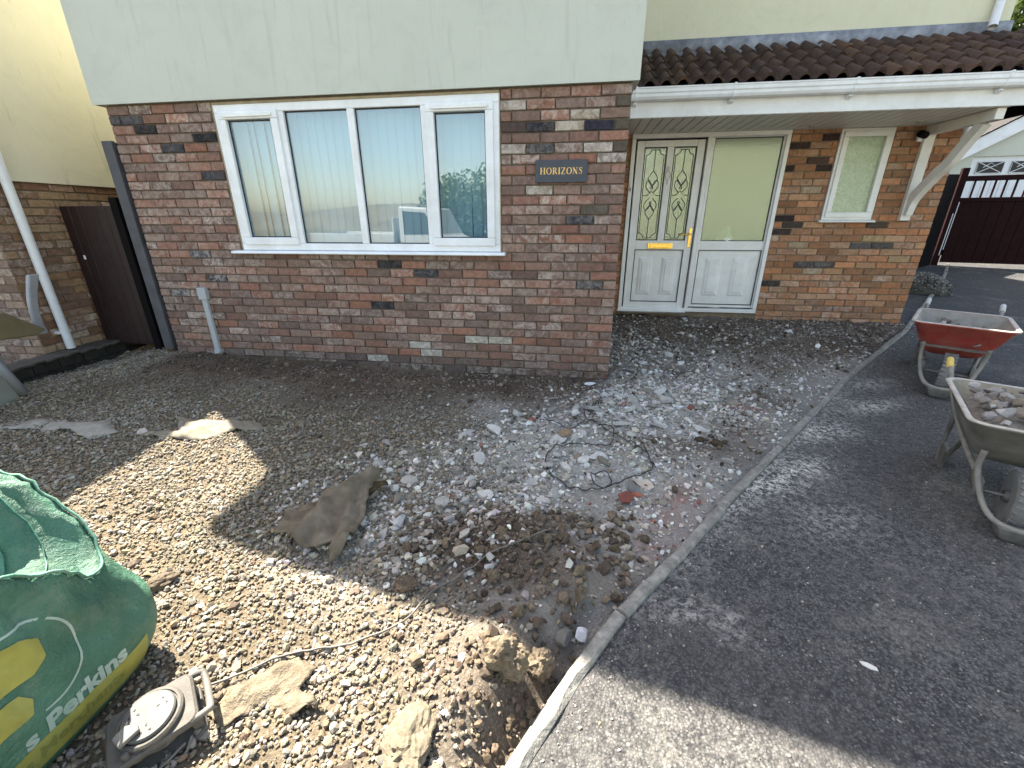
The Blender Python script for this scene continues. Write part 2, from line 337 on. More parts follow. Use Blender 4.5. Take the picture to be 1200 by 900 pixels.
def asphalt_mat():
    t = NT('asphalt'); co = t.obj(); a = t.n('Attribute', attribute_name='col')
    v = t.n('TexVoronoi'); v.inputs['Scale'].default_value = 120; t.put(v.inputs[0], co)
    v2 = t.n('TexVoronoi'); v2.inputs['Scale'].default_value = 55; t.put(v2.inputs[0], co)
    chip = t.mix(t.ramp(v.outputs['Color'], (.2, 0.), (.9, 1.)), (.034, .034, .035), (.13, .127, .122))
    col = t.mix(t.ramp(v.outputs['Distance'], (.35, 0.), (.6, .75)), chip, (.014, .014, .015))
    big = t.ramp(v2.outputs['Color'], (.78, 0.), (.9, 1.)); rnd = t.ramp(v2.outputs['Distance'], (.22, 1.), (.34, 0.))
    col = t.mix(t.math('MULTIPLY', t.math('MULTIPLY', big, rnd), .55), col, (.36, .34, .30))
    col = t.mix(t.ramp(t.noise(co, 1.7, 5), (.4, 0.), (.65, .5)), col, (.06, .056, .054))
    fine = t.ramp(t.noise(co, 34, 8, .82, .6), (.46, 0.), (.57, 1.))
    col = t.mix(t.math('MULTIPLY', a.outputs['Color'], fine), col, (.60, .57, .52))
    col = t.mix(t.ramp(t.noise(co, .8, 5, .65, .8), (.46, 0.), (.64, .4)), col, (.032, .032, .034))
    col = t.mix(t.math('MULTIPLY', t.ramp(t.noise(co, 2.6, 7, .75), (.54, 0.), (.66, .6)), t.ramp(t.noise(co, 70, 3), (.4, 0.), (.6, 1.))), col, (.22, .205, .18))
    tan = t.ramp(t.noise(co, 5, 6, .7), (.55, 0.), (.75, .16)); col = t.mix(tan, col, (.15, .135, .115))
    h = t.math('ADD', t.math('MULTIPLY', v.outputs['Distance'], -1.), t.math('MULTIPLY', t.noise(co, 260, 3), .3))
    return t.fin(col, .88, t.bump(h, .8, .005), .3)
ys = np.concatenate([np.arange(-16, -4.2, .5), np.arange(-4.2, 2.6, .06), np.arange(2.6, 14, .25)]); us = np.concatenate([np.linspace(0, 4, 60)**1., np.linspace(4.4, 16, 14)])
Y, U = np.meshgrid(ys, us, indexing='ij'); X0 = np.where(Y < 2.0, kx(np.clip(Y, -4.6, 9))+.0, 3.7); X = X0+U
Z = zd(Y)-.008; dk = X-kx(Y)
ad = np.clip(np.exp(-np.clip(dk, 0, 9)/.12)*sm(-3.0, -1.9, Y)*sm(1.6, -.2, Y)*.9*(fbm(X, Y, 4, 2, 3)) +
     sum(a*blob(X, Y, x, y, r, r2, .5) for x, y, r, r2, a in ((1.42, -1.35, .16, .09, .95), (1.15, -1.55, .2, .1, .85), (2.35, -.35, .3, .09, .8), (1.75, -.85, .22, .1, .6), (2.6, .1, .25, .1, .5), (.45, -2.5, .06, .05, .8), (.62, -2.52, .05, .09, .6), (1.95, -.75, .09, .12, .7), (1.3, -1.85, .2, .12, .3))), 0, 1)
ad = ad+.16*fbm(X, Y, 1.3, 3, 3)*sm(2.5, -.5, Y)
d_o = grid_mesh('driveway', X, Y, Z, np.repeat(ad[..., None], 3, -1), asphalt_mat()); d_o['kind'] = 'structure'
M_land = simple('rough_grass_land', (.09, .085, .045), .95, .5, .6, .8, 8, (.16, .13, .08), .6)
b = MB(); b.add([(-400, -400, -.32), (400, -400, -.32), (400, 400, -.32), (-400, 400, -.32)], [(0, 1, 2, 3)]); o = b.build('ground', M_land); o['kind'] = 'structure'
b = MB(); n = 60        # low far hill across the road, seen only mirrored in the glass
pr = [(-180+i*6, 2.3+.5*math.sin(i*.31)+.3*math.sin(i*.83+1)) for i in range(n)]
rows = [[Vector((x, -62-28*k, -.4+h*f)) for x, h in pr] for k, f in ((0, 0), (.35, .75), (1, 1.6), (2.2, .2))]
o = b.loft(rows, False, False, False).build('hill', simple('hill_scrub', (.12, .105, .07), .95, .5, .25, .8, 2, (.2, .15, .1), .6), smooth=True); o['kind'] = 'structure'

# ---------------------------------------------------------------- bricks
BV = []
def brick_mesh(w, h, d, seed, jit=.0036):
    """front face at y=0 facing -y, chamfered and slightly uneven; centre at origin"""
    r = random.Random(seed); j = lambda a=jit: r.uniform(-a, a); c = .005
    fr = [Vector((sx*(w/2-c)+j(), j(.0016), sz*(h/2-c)+j())) for sx, sz in ((-1, -1), (1, -1), (1, 1), (-1, 1))]
    mid = [Vector((sx*w/2+j(), c+j(.001), sz*h/2+j(.0014))) for sx, sz in ((-1, -1), (1, -1), (1, 1), (-1, 1))]
    bk = [Vector((sx*w/2, d, sz*h/2)) for sx, sz in ((-1, -1), (1, -1), (1, 1), (-1, 1))]
    bv = fr+mid+bk; return bv, [(0, 1, 2, 3)]+[(4+i, 4+(i+1) % 4, (i+1) % 4, i) for i in range(4)]+[(8+i, 8+(i+1) % 4, 4+(i+1) % 4, 4+i) for i in range(4)]
BW, BH, BD = .215, .065, .03
_bm_cache = {}
def brick_data(w, k):
    key = (round(w, 3), k)
    if key not in _bm_cache:
        b = MB(); b.add(*brick_mesh(w, BH, BD, hash(key) % 9999)); _bm_cache[key] = b.mesh('brick', M_brick, fix=False)
    return _bm_cache[key]
FRONT_PAL = [(0.284, 0.155, 0.112), (0.319, 0.161, 0.115), (0.255, 0.145, 0.111), (0.233, 0.145, 0.113), (0.305, 0.188, 0.142), (0.277, 0.182, 0.14), (0.334, 0.163, 0.11), (0.242, 0.162, 0.13), (0.22, 0.14, 0.113)]
WING_PAL = [(0.499, 0.222, 0.103), (0.449, 0.205, 0.098), (0.548, 0.254, 0.122), (0.416, 0.205, 0.104), (0.391, 0.212, 0.113), (0.474, 0.246, 0.127), (0.349, 0.172, 0.087), (0.499, 0.278, 0.149)]
NEIGH_PAL = [(0.3, 0.18, 0.095), (0.24, 0.13, 0.075), (0.36, 0.24, 0.14), (0.22, 0.125, 0.085), (0.27, 0.15, 0.085)]
def layout(x0, x1, z_top, rows, par, holes, snap):
    """stretcher bond: list of (row, xa, xb); joints measured leftwards from snap"""
    out = []
    for r in range(1, rows+1):
        zc = z_top-.075*(r-.5); segs = [(x0, x1)]
        for hx0, hx1, hz0, hz1 in holes:
            if hz0 < zc < hz1:
                segs = [q for a, c in segs for q in ((a, min(c, hx0)), (max(a, hx1), c)) if q[1]-q[0] > .03]
        off = 0 if (r % 2) == par else .1125
        for a, c in segs:
            k = math.floor((snap-off-c)/.225)-1
            while True:
                xb = snap-off-k*.225; xa = xb-.225; k += 1
                if xb <= a+.02: break
                ca, cb = max(xa, a), min(xb, c)
                if cb-ca > .035: out.append((r, ca+.005, cb-.005))
    return out
BRICKS = []          # everything on the house: (area, Matrix, width, colour, wall key)
def put_bricks(lst, z_top, mtx, pal, specials, key, rnd, whites, low_dark=0):
    for r, xa, xb in lst:
        w = xb-xa; zc = z_top-.075*(r-.5); xc = (xa+xb)/2
        c = list(rnd.choice(pal)); f = rnd.uniform(.82, 1.18); c = [q*f for q in c]
        wh = max(0, rnd.gauss(whites(xc, r), .22)); wh = min(wh, .95)
        for sx, sr, sc, sw in specials:
            if sr == r and abs(sx-xc) < .075+.04*(w > .15): c = list(sc); wh = sw
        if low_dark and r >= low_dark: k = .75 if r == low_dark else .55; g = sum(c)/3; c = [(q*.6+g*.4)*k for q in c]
        m = mtx @ Matrix.Translation((xc+rnd.uniform(-.002, .002), rnd.uniform(-.0035, .002), zc+rnd.uniform(-.0015, .0015))) @ Matrix.Rotation(rnd.gauss(0, .006), 4, 'Y')
        p = m.translation; a = 0; pj = project(p)
        if pj and -15 < pj[0] < 1215 and -10 < pj[1] < 910:
            u = project(m @ Vector((w/2, 0, 0))); v = project(m @ Vector((0, 0, .033)))
            if u and v: a = abs((u[0]-pj[0])*(v[1]-pj[1])-(u[1]-pj[1])*(v[0]-pj[0]))
        BRICKS.append((a, m, w, (*c, wh), key))
def emit_bricks(parents, stuff_parent, lim=300):
    BRICKS.sort(key=lambda q: -q[0]); stuff = MB()
    for i, (a, m, w, c, key) in enumerate(BRICKS):
        if i < lim and a > 12:
            o = link('brick', brick_data(w, i % 5), parents[key]); o.matrix_local = m; o.color = c
        else:
            vs, fs = brick_mesh(w, BH, BD, i); stuff.add([m @ v for v in vs], fs, c)
    if stuff.v:
        o = stuff.build('bricks', M_brick_v, stuff_parent, fix=False); o['kind'] = 'stuff'
    BRICKS.clear()

# ---------------------------------------------------------------- the house
XL, XR, D, WX = -4.155, .345, 1.967, 3.95
house = thing('house', 'detached house with red brick ground floor, pale render above and white front door', 'house')
b = MB(); b.box(XL+.004, -3.1225, .016, .1, -.3, 2.33).box(-.6475, XR-.004, .016, .1, -.3, 2.33).box(-3.1225, -.6475, .016, .1, -.3, 1.125).box(-3.1225, -.6475, .012, .1, 2.318, 2.33)
wall = b.build('brick_wall', M_mortar, house, fix=False)
b = MB(); b.box(XR-.09, XR-.012, .1, 2.0, -.3, 2.35); side_wall = b.build('brick_wall', M_mortar, house)
b = MB(); b.box(2.275, 2.77, D+.012, D+.1, -.1, 2.35).box(3.305, WX-.004, D+.012, D+.1, -.1, 2.35).box(2.77, 3.305, D+.012, D+.1, -.1, 1.36).box(2.77, 3.305, D+.012, D+.1, 2.29, 2.35).box(XR, .565, D+.012, D+.1, -.1, 2.35).box(.565, 2.275, D+.012, D+.1, -.1, .262)
wing_wall = b.build('brick_wall', M_mortar_warm, house, fix=False)
rnd = random.Random(11); K = (.018, .018, .022); K2 = (.05, .05, .06); GO = (.12, .1, .075)
spec_f = [(-3.74, 3, K, .05), (-3.22, 4, K, .05), (-3.54, 5, K2, .1), (-3.22, 8, K2, .1), (-.33, 4, (.03, .03, .04), .1), (.12, 4, (.025, .025, .045), .05), (-.33, 6, K2, .25), (.02, 13, K2, .2), (.13, 20, K2, .3), (-1.65, 18, (.03, .03, .035), .1), (-1.3, 19, K2, .15), (-1.75, 23, (.03, .03, .035), .1),
          (-4.04, 2, (.07, .065, .075), .1), (-3.4, 20, K2, .6), (-3.87, 22, (.06, .06, .075), .6), (-3.6, 17, (.09, .09, .1), .5), (-.55, 4, (.1, .07, .06), .0), (-.1, 4, (.42, .35, .26), .6), (-.1, 3, (.36, .28, .2), .7), (.3, 6, GO, 0), (.3, 4, GO, 0), (.3, 2, GO, 0), (-.45, 2, (.3, .24, .19), .7), (.2, 12, GO, .1), (-.25, 10, (.36, .30, .24), .8), (.03, 6, (.36, .29, .25), .85), (.2, 7, (.3, .24, .2), .8), (-.5, 6, (.36, .3, .25), .7),
          (-.8, 27, (.45, .42, .34), .9), (-.62, 27, (.42, .38, .3), .9), (-1.4, 28, (.42, .4, .34), .9), (-1.3, 29, (.4, .37, .32), .8), (-1.9, 30, (.4, .4, .36), .8)]
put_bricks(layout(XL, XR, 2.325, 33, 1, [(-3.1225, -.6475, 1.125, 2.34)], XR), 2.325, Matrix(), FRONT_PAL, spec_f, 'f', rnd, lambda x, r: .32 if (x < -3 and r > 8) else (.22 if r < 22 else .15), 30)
rot = Matrix.Translation((XR, 0, 0)) @ Matrix.Rotation(math.pi/2, 4, 'Z')      # return wall of the recess
put_bricks(layout(.108, D, 2.325, 33, 0, [], D), 2.325, rot, FRONT_PAL, [], 's', rnd, lambda x, r: .25)
spec_w = [(2.41, 3, (.05, .032, .028), .02), (2.7, 2, (.05, .025, .03), 0), (2.63, 5, (.1, .06, .045), 0), (2.36, 6, (.045, .03, .025), 0), (2.7, 6, (.05, .035, .03), 0), (2.41, 13, (.035, .025, .025), 0), (2.52, 14, (.075, .06, .05), 0), (2.37, 15, (.055, .04, .035), 0), (3.49, 14, (.1, .07, .05), 0), (3.29, 17, (.1, .09, .09), .1), (3.58, 17, (.07, .06, .055), .1), (2.79, 20, (.07, .06, .06), .2), (2.96, 20, (.06, .055, .055), .2), (2.39, 23, (.035, .025, .025), .1), (2.5, 17, (.42, .3, .17), .2), (2.75, 21, (.42, .29, .18), .4), (3.47, 16, (.45, .3, .14), .2), (3.8, 19, (.42, .27, .13), .2), (2.6, 9, (.4, .27, .15), .5)]
put_bricks(layout(2.275, WX, 2.3305, 32, 0, [(2.77, 3.305, 1.36, 2.28)], WX), 2.3305, Matrix.Translation((0, D, 0)), WING_PAL, spec_w, 'w', rnd, lambda x, r: .02 if r < 16 else .12)
put_bricks(layout(XR, .565, 2.3305, 32, 0, [], WX), 2.3305, Matrix.Translation((0, D, 0)), WING_PAL, [], 'w', rnd, lambda x, r: 0)
emit_bricks({'f': wall, 's': side_wall, 'w': wing_wall}, house)

# upper storeys: rendered boxes, bell-cast drip at the bottom, roofs that throw the garden's shadow
def wall_ring(b, x0, x1, y0, y1, z0, z1, th=.25): return b.box(x0, x1, y0, y0+th, z0, z1).box(x0, x0+th, y0+th, y1, z0, z1).box(x1-th, x1, y0+th, y1, z0, z1).box(x0+th, x1-th, y1-th, y1, z0, z1)
b = MB(); b.prism([(-.034, 2.329), (-.034, 5.0), (.25, 5.0), (.25, 2.334), (-.02, 2.334)], 'x', XL-.085, XR+.042)
b.box(XL-.085, XL+.16, .25, 8.9, 2.34, 5.0).box(XR-.2, XR+.04, .25, 2.0, 2.36, 5.0)
front_render = b.build('rendered_wall', M_render, house)
b = MB(); b.prism([(D, 3.17), (D, 5.0), (D+.25, 5.0), (D+.25, 3.17)], 'x', XR+.045, 4.03); b.box(3.8, 4.028, D+.25, 8.9, 2.6, 5.0); b.box(XL+.16, 3.8, 8.7, 8.95, 0, 5.0)
b.build('rendered_wall', M_render_cream, house)
b = MB(); b.box(3.72, WX, D+.1, 8.7, -.1, 2.6).box(XL, XL+.12, .1, 8.7, -.3, 2.34); b.build('brick_wall', M_mortar_warm, house)
b = MB(); g = XL-.30; gr = XR+.3; yf = -.33; rx = (XL+XR)/2; ez = 5.0; sl_ = .70    # gable-fronted block
rz_ = ez+(rx-g)*sl_
b.loft([[Vector((g, yf, ez)), Vector((rx, yf, rz_)), Vector((gr, yf, ez)), Vector((gr, yf, ez-.14)), Vector((rx, yf, rz_-.2)), Vector((g, yf, ez-.14))], [Vector((g, 8.9, ez)), Vector((rx, 8.9, rz_)), Vector((gr, 8.9, ez)), Vector((gr, 8.9, ez-.14)), Vector((rx, 8.9, rz_-.2)), Vector((g, 8.9, ez-.14))]])
b.prism([(g+.1, ez), (rx, rz_-.1), (gr-.1, ez)], 'y', 0.0, .25)
b.loft([[Vector((x, 1.75, ez)), Vector((x, 5.4, 6.9)), Vector((x, 9.1, ez)), Vector((x, 9.1, ez-.15)), Vector((x, 5.4, 6.7)), Vector((x, 1.75, ez-.15))] for x in (rx, 4.12)])
b.prism([(D, ez), (5.4, 6.7), (8.9, ez)], 'x', 3.85, 4.03)
b.build('roof', simple('main_roof_tile', (.022, .019, .018), .9, .4, 10, .5, 60), house)
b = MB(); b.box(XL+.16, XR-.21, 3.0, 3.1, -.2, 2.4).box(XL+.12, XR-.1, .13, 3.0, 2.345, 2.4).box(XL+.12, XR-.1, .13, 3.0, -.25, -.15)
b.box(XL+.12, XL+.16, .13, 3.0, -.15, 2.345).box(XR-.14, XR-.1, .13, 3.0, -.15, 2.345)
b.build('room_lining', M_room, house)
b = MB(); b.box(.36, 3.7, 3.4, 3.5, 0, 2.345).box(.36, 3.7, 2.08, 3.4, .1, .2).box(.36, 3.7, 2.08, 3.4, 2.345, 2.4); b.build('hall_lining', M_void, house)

# -- big four-light window
def frame_bars(b, x0, x1, z0, z1, w, y0, y1, muls=()):
    b.box(x0, x1, y0, y1, z1-w, z1).box(x0, x1, y0, y1, z0, z0+w).box(x0, x0+w, y0, y1, z0+w, z1-w).box(x1-w, x1, y0, y1, z0+w, z1-w)
    for m in muls: b.box(m-w*.5, m+w*.5, y0, y1, z0+w, z1-w)
def cap_pane(parent, x0, x1, z0, z1, y, mat, gask=.009):
    b = MB(); b.box(x0, x1, y, y+.006, z0, z1); o = b.build('glass_pane', mat, parent)
    b = MB(); frame_bars(b, x0, x1, z0, z1, gask, y-.006, y-.001); b.build('gasket', M_gasket, parent)
wx0, wx1, wz0, wz1 = -3.119, -.651, 1.13, 2.300
b = MB(); frame_bars(b, wx0, wx1, wz0, wz1, .062, .004, .075, (-2.51, -1.885, -1.262)); win = b.build('window_frame', M_upvc, house, bev=.006, seg=2)
lights = [(wx0+.062, -2.541), (-2.479, -1.916), (-1.854, -1.293), (-1.231, wx1-.062)]
for i, (a, c) in enumerate(lights):
    z0, z1 = wz0+.062, wz1-.062
    if i in (0, 3):
        b = MB(); frame_bars(b, a-.014, c+.014, z0-.014, z1+.014, .066, -.016, .055); b.build('sash', M_upvc, win, bev=.007, seg=2)
        b = MB(); b.box(a+.03, c-.03, -.026, -.014, z1-.032, z1-.012).box(a+.04, c-.04, -.03, -.024, z1-.036, z1-.03); b.build('trickle_vent', M_upvc_warm, win, bev=.002)
        a, c, z0, z1 = a+.052, c-.052, z0+.052, z1-.056
        cap_pane(win, a, c, z0, z1, .02, M_glass)
    else: cap_pane(win, a, c, z0, z1, .034, M_glass)
b = MB(); b.prism([(-.062, 1.104), (-.062, 1.113), (-.05, 1.126), (.05, 1.1295), (.05, 1.098), (-.045, 1.098)], 'x', -3.205, -.61); b.build('window_sill', M_upvc, win, bev=.002)
b = MB(); b.box(wx0-.004, wx0+.004, .0, .006, 1.12, 2.31).box(wx1-.004, wx1+.004, .0, .006, 1.12, 2.31).box(wx0, wx1, .0, .006, 2.299, 2.316); b.build('sealant', simple('tan_sealant', (.36, .29, .19), .8, .3), win)

bl = thing('vertical_blind', 'closed pale fabric vertical blind hanging behind the wide four-light front window', 'blind', (0, .15, 0))
b = MB(); b.box(-3.1, -.67, -.02, .03, 2.262, 2.3); b.build('headrail', M_upvc, bl)
rb = random.Random(3); b = MB(); b.add([(-.0445, 0, 0), (0, -.006, 0), (.0445, 0, 0), (.0445, 0, -1.12), (0, -.006, -1.12), (-.0445, 0, -1.12)], [(0, 1, 4, 5), (1, 2, 3, 4)]); sm_ = b.mesh('slat', M_blind, smooth=True)
for i in range(30):
    x = -3.06+i*.0805; o = link('slat', sm_, bl); ang = rb.uniform(-.06, .03)-.10
    if i in (2, 4): ang = -.55
    o.matrix_local = Matrix.Translation((x, .0, 2.26+rb.uniform(-.004, .004))) @ Matrix.Rotation(ang, 4, 'Z') @ Matrix.Rotation(rb.gauss(0, .003), 4, 'Y')

# -- front door set
y0 = D-.022
b = MB(); frame_bars(b, .566, 2.272, .268, 2.297, .046, y0, y0+.08, (1.425,)); b.box(.555, 1.41, y0-.045, y0+.0, .262, .285); dfr = b.build('door_frame', M_upvc_warm, house, bev=.006, seg=2)
b = MB(); b.box(.63, 1.39, y0-.05, y0+.01, .252, .268); b.build('threshold', simple('aluminium_threshold', (.25, .24, .22), .5, .3, 9, .1, 60, (.08, .07, .06), .6), dfr)
def bevel_panel(b, x0, x1, z0, z1, y, d=.012, w=.022):
    a = [Vector(q) for q in ((x0, y, z0), (x1, y, z0), (x1, y, z1), (x0, y, z1))]; c = [Vector(q) for q in ((x0+w, y-d, z0+w), (x1-w, y-d, z0+w), (x1-w, y-d, z1-w), (x0+w, y-d, z1-w))]
    e = [Vector((q.x, y+.008, q.z)) for q in a]; b.loft([e, a, c])
ys_ = D+.012
b = MB(); sx0, sx1, sz0, sz1 = .634, 1.388, .30, 2.232
b.box(sx0, sx0+.085, ys_, ys_+.055, sz0, sz1).box(sx1-.085, sx1, ys_, ys_+.055, sz0, sz1)
for z0, z1 in ((sz0, .385), (1.03, 1.14), (2.165, sz1)): b.box(sx0+.085, sx1-.085, ys_+.0005, ys_+.055, z0, z1)
b.box(.975, 1.052, ys_+.0005, ys_+.055, 1.14, 2.165); door = b.build('front_door', M_upvc_warm, house, bev=.006, seg=2)
b = MB(); frame_bars(b, sx0+.083, sx1-.083, .383, 1.032, .008, ys_-.003, ys_+.004); b.build('gasket', M_gasket, door)
b = MB(); b.box(sx0+.091, sx1-.091, ys_+.012, ys_+.04, .391, 1.024)
for a, c in ((.775, .955), (1.06, 1.24)): bevel_panel(b, a, c, .47, .945, ys_+.0118, .011, .028); bevel_panel(b, a+.04, c-.04, .51, .905, ys_+.0008, .006, .014)
b.build('door_panel', M_upvc_warm, door, bev=.002)
def came(P, x0, x1, z0, z1, y):
    """leaded light: border with scooped corners, long stem, knotted leaf shape"""
    b = MB(); r = .0042; xm = (x0+x1)/2; zm = (z0+z1)/2; q = .055; i = .018; xa, xb, za, zb = x0+i, x1-i, z0+i, z1-i
    def line(pts): b.tube([(u, y, w) for u, w in pts], r, 5)
    arc = lambda cx, cz, a0, a1: [(cx+q*math.cos(a0+(a1-a0)*k/6), cz+q*math.sin(a0+(a1-a0)*k/6)) for k in range(7)]
    pi = math.pi
    line(arc(xa, za, 0, pi/2)); line(arc(xb, za, pi, pi/2)); line(arc(xa, zb, 0, -pi/2)); line(arc(xb, zb, pi, 3*pi/2))
    line([(xa+q, za), (xb-q, za)]); line([(xa+q, zb), (xb-q, zb)]); line([(xa, za+q), (xa, zb-q)]); line([(xb, za+q), (xb, zb-q)])
    line([(xm, za), (xm, zm-.27)]); line([(xm, zm+.27), (xm, zb)]); line([(xa, zm), (xm-.05, zm)]); line([(xm+.05, zm), (xb, zm)])
    d = .048; line([(xm-d, zm), (xm, zm+d), (xm+d, zm), (xm, zm-d), (xm-d, zm)])
    for s in (1, -1):
        for t in (1, -1):
            line([tuple(v)[:2] for v in curve([(xm, zm+s*.27, 0), (xm+t*.052, zm+s*.18, 0), (xm-t*.01, zm+s*.085, 0), (xm-t*.0, zm+s*.07, 0)], 6)])
            line([tuple(v)[:2] for v in curve([(xm+t*.02, zm+s*.03, 0), (xm+t*.072, zm+s*.10, 0), (xm+t*.045, zm+s*.17, 0), (xm-t*.012, zm+s*.085, 0)], 6)])
    b.build('lead_came', M_lead, P)
for a, c in ((.722, .972), (1.055, 1.3)):
    cap_pane(door, a, c, 1.143, 2.162, ys_+.02, M_glass_obs); came(door, a+.006, c-.006, 1.149, 2.156, ys_+.0165)
b = MB(); b.box(.865, 1.165, ys_-.012, ys_, 1.043, 1.108).box(.89, 1.14, ys_-.018, ys_-.012, 1.055, 1.097); b.build('letterbox', M_brass, door, bev=.006, seg=2)
b = MB(); b.box(1.337, 1.371, ys_-.01, ys_, 1.06, 1.285); b.tube([(1.354, ys_-.01, 1.215), (1.354, ys_-.045, 1.215), (1.335, ys_-.05, 1.215), (1.235, ys_-.048, 1.212)], .0095, 8); b.build('door_handle', M_brass, door, bev=.004, seg=2)
b = MB(); b.tube([(1.014+.03*math.cos(k*math.pi/6), ys_-.012, 1.865+.045*math.sin(k*math.pi/6)) for k in range(13)], .006, 6).box(1.0, 1.028, ys_-.02, ys_, 1.9, 1.96).box(1.004, 1.024, ys_-.012, ys_, 1.77, 1.82); b.build('door_knocker', simple('white_knocker', (.62, .58, .52), .4, .2), door, bev=.002)
b = MB(); b.box(.58, .605, y0-.016, y0, 1.69, 1.775); b.mi = 1; b.box(.586, .599, y0-.02, y0-.016, 1.70, 1.735); b.build('doorbell', [M_upvc_warm, M_black], house, bev=.002)
# sidelight
b = MB(); sx0, sx1 = 1.457, 2.241
b.box(sx0, sx0+.03, ys_, ys_+.05, .33, 2.25).box(sx1-.03, sx1, ys_, ys_+.05, .33, 2.25)
for z0, z1 in ((.33, .365), (1.03, 1.135), (2.242, 2.25)): b.box(sx0+.03, sx1-.03, ys_+.0005, ys_+.05, z0, z1)
side = b.build('sidelight', M_upvc_warm, house, bev=.005, seg=2)
cap_pane(side, sx0+.03, sx1-.03, 1.135, 2.242, ys_+.02, M_glass_obs)
b = MB(); frame_bars(b, sx0+.028, sx1-.028, .363, 1.032, .008, ys_-.003, ys_+.004); b.build('gasket', M_gasket, side)
b = MB(); b.box(sx0+.036, sx1-.036, ys_+.012, ys_+.04, .371, 1.024)
for a, c in ((1.585, 1.785), (1.90, 2.10)): bevel_panel(b, a, c, .47, .945, ys_+.0118, .011, .028); bevel_panel(b, a+.04, c-.04, .51, .905, ys_+.0008, .006, .014)
b.build('door_panel', M_upvc_warm, side, bev=.002)
lamp = thing('table_lamp', 'small white bell-shaped lamp standing behind the glass beside the front door', 'lamp', (1.80, D+.13, .2))
b = MB(); b.lathe([(.11, .92), (.10, .97), (.055, 1.03), (.035, 1.09), (.012, 1.11)], Matrix(), 20); b.build('lamp_shade', simple('lamp_white', (.8, .78, .72), .7, .05), lamp, smooth=True)
b = MB(); b.lathe([(.012, .92), (.02, .5), (.09, .02), (.09, 0)][::-1], Matrix(), 14); b.build('lamp_base', M_upvc, lamp, smooth=True)
# -- small frosted window
b = MB(); frame_bars(b, 2.775, 3.30, 1.375, 2.293, .045, D-.012, D+.06); sw = b.build('window_frame', M_upvc_warm, house, bev=.005, seg=2)
b = MB(); frame_bars(b, 2.80, 3.275, 1.40, 2.268, .055, D-.03, D+.045); b.build('sash', M_upvc_warm, sw, bev=.006, seg=2)
cap_pane(sw, 2.845, 3.23, 1.447, 2.222, D+.004, M_glass_sm)
b = MB(); b.box(2.92, 3.16, D-.038, D-.028, 2.236, 2.254); b.build('trickle_vent', M_upvc, sw, bev=.003)
b = MB(); b.prism([(D-.055, 1.349), (D-.055, 1.358), (D-.02, 1.374), (D+.03, 1.374), (D+.03, 1.345), (D-.045, 1.345)], 'x', 2.745, 3.33); b.build('window_sill', M_upvc_warm, sw)

# -- canopy: tiles, lead flashing, gutter, fascia, soffit
CX0, CX1, EY, EZ, TY, TZ = XR+.006, 4.12, 1.055, 2.525, D-.01, 3.02
sv = Vector((0, TY-EY, TZ-EZ)); L = sv.length; sv.normalize(); nv = Vector((0, -sv.z, sv.y))
b = MB(); b.loft([[Vector((x, EY+.06, EZ-.02)), Vector((x, TY, TZ-.035)), Vector((x, TY, TZ-.085)), Vector((x, EY+.06, EZ-.07))] for x in (CX0, CX1)]); roof = b.build('canopy_roof', simple('roof_underlay', (.02, .018, .016), .9), house)
prof = [(-.0, .004), (.028, .0), (.036, .006), (.048, .032), (.066, .052), (.088, .060), (.110, .052), (.128, .032), (.14, .006), (.150, .004)]; TP = .148
def tile_mesh(seed):
    r = random.Random(seed); lo = [Vector((u, 0, w*1.06+.020)) for u, w in prof]; hi = [Vector((u, .34, w-.004)) for u, w in prof]; lip = [Vector((u, .005, max(w-.006, -.012))) for u, w in prof]
    for q in lo: q.y += r.uniform(-.004, .004); q.z += r.uniform(-.002, .002)
    n = len(prof); b = MB(); vs = lip+lo+hi; b.add(vs, [(k*n+i, k*n+i+1, (k+1)*n+i+1, (k+1)*n+i) for k in range(2) for i in range(n-1)]); me = b.mesh('roof_tile', M_tile, fix=False); smooth_by_angle(me, .9); return me
TM = [tile_mesh(k) for k in range(6)]; ncol = int((CX1-CX0)/TP)
rt = random.Random(8); base = Matrix((Vector((1, 0, 0)), sv, nv)).transposed().to_4x4()
for row in range(4):
    for c in range(ncol+1):
        p = Vector((CX0+c*TP+(.0 if row % 2 == 0 else .004), EY-.02, EZ))+sv*(row*.25)+nv*rt.uniform(0, .006)
        o = link('roof_tile', rt.choice(TM), roof); m = base.copy(); m.translation = p; o.matrix_local = m @ Matrix.Rotation(rt.gauss(0, .012), 4, 'Z') @ Matrix.Rotation(rt.gauss(0, .02), 4, 'Y')
b = MB(); fy = D-.006; b.box(CX0, 4.06, fy-.006, fy, TZ-.02, 3.168)          # upstand, then an apron dressed over the rolls
ring = []
for d, h in ((.0, .0), (.06, .0), (.10, -.004)):
    row = []
    for k in range(0, ncol*6+1):
        x = CX0+k*TP/6; u = (k % 6)/6*.15; w = np.interp(u, [q[0] for q in prof], [q[1] for q in prof])
        q = Vector((x, fy-.007, TZ+.045))-sv*d+nv*((w+.012) if d > .05 else .02)-Vector((0, 0, .055 if d > .05 else .03)); q += nv*(rt.uniform(-.003, .004)); row.append(q)
    ring.append(row)
b.loft(ring, False, False, False); fl = b.build('lead_flashing', M_flash, house, fix=False); 
for q in fl.data.polygons: q.use_smooth = len(q.vertices) == 4
fa = EY+.045
b = MB(); b.box(CX0, CX1, fa, fa+.02, 2.298, 2.50); b.build('fascia', M_upvc, house, bev=.003)
b = MB(); gp = [(fa-.002, 2.43), (fa-.045, 2.424), (fa-.082, 2.432), (fa-.094, 2.452), (fa-.096, 2.474), (fa-.104, 2.484), (fa-.106, 2.512), (fa-.112, 2.517), (fa-.112, 2.526), (fa-.098, 2.526), (fa-.092, 2.46), (fa-.05, 2.436), (fa-.002, 2.44)]
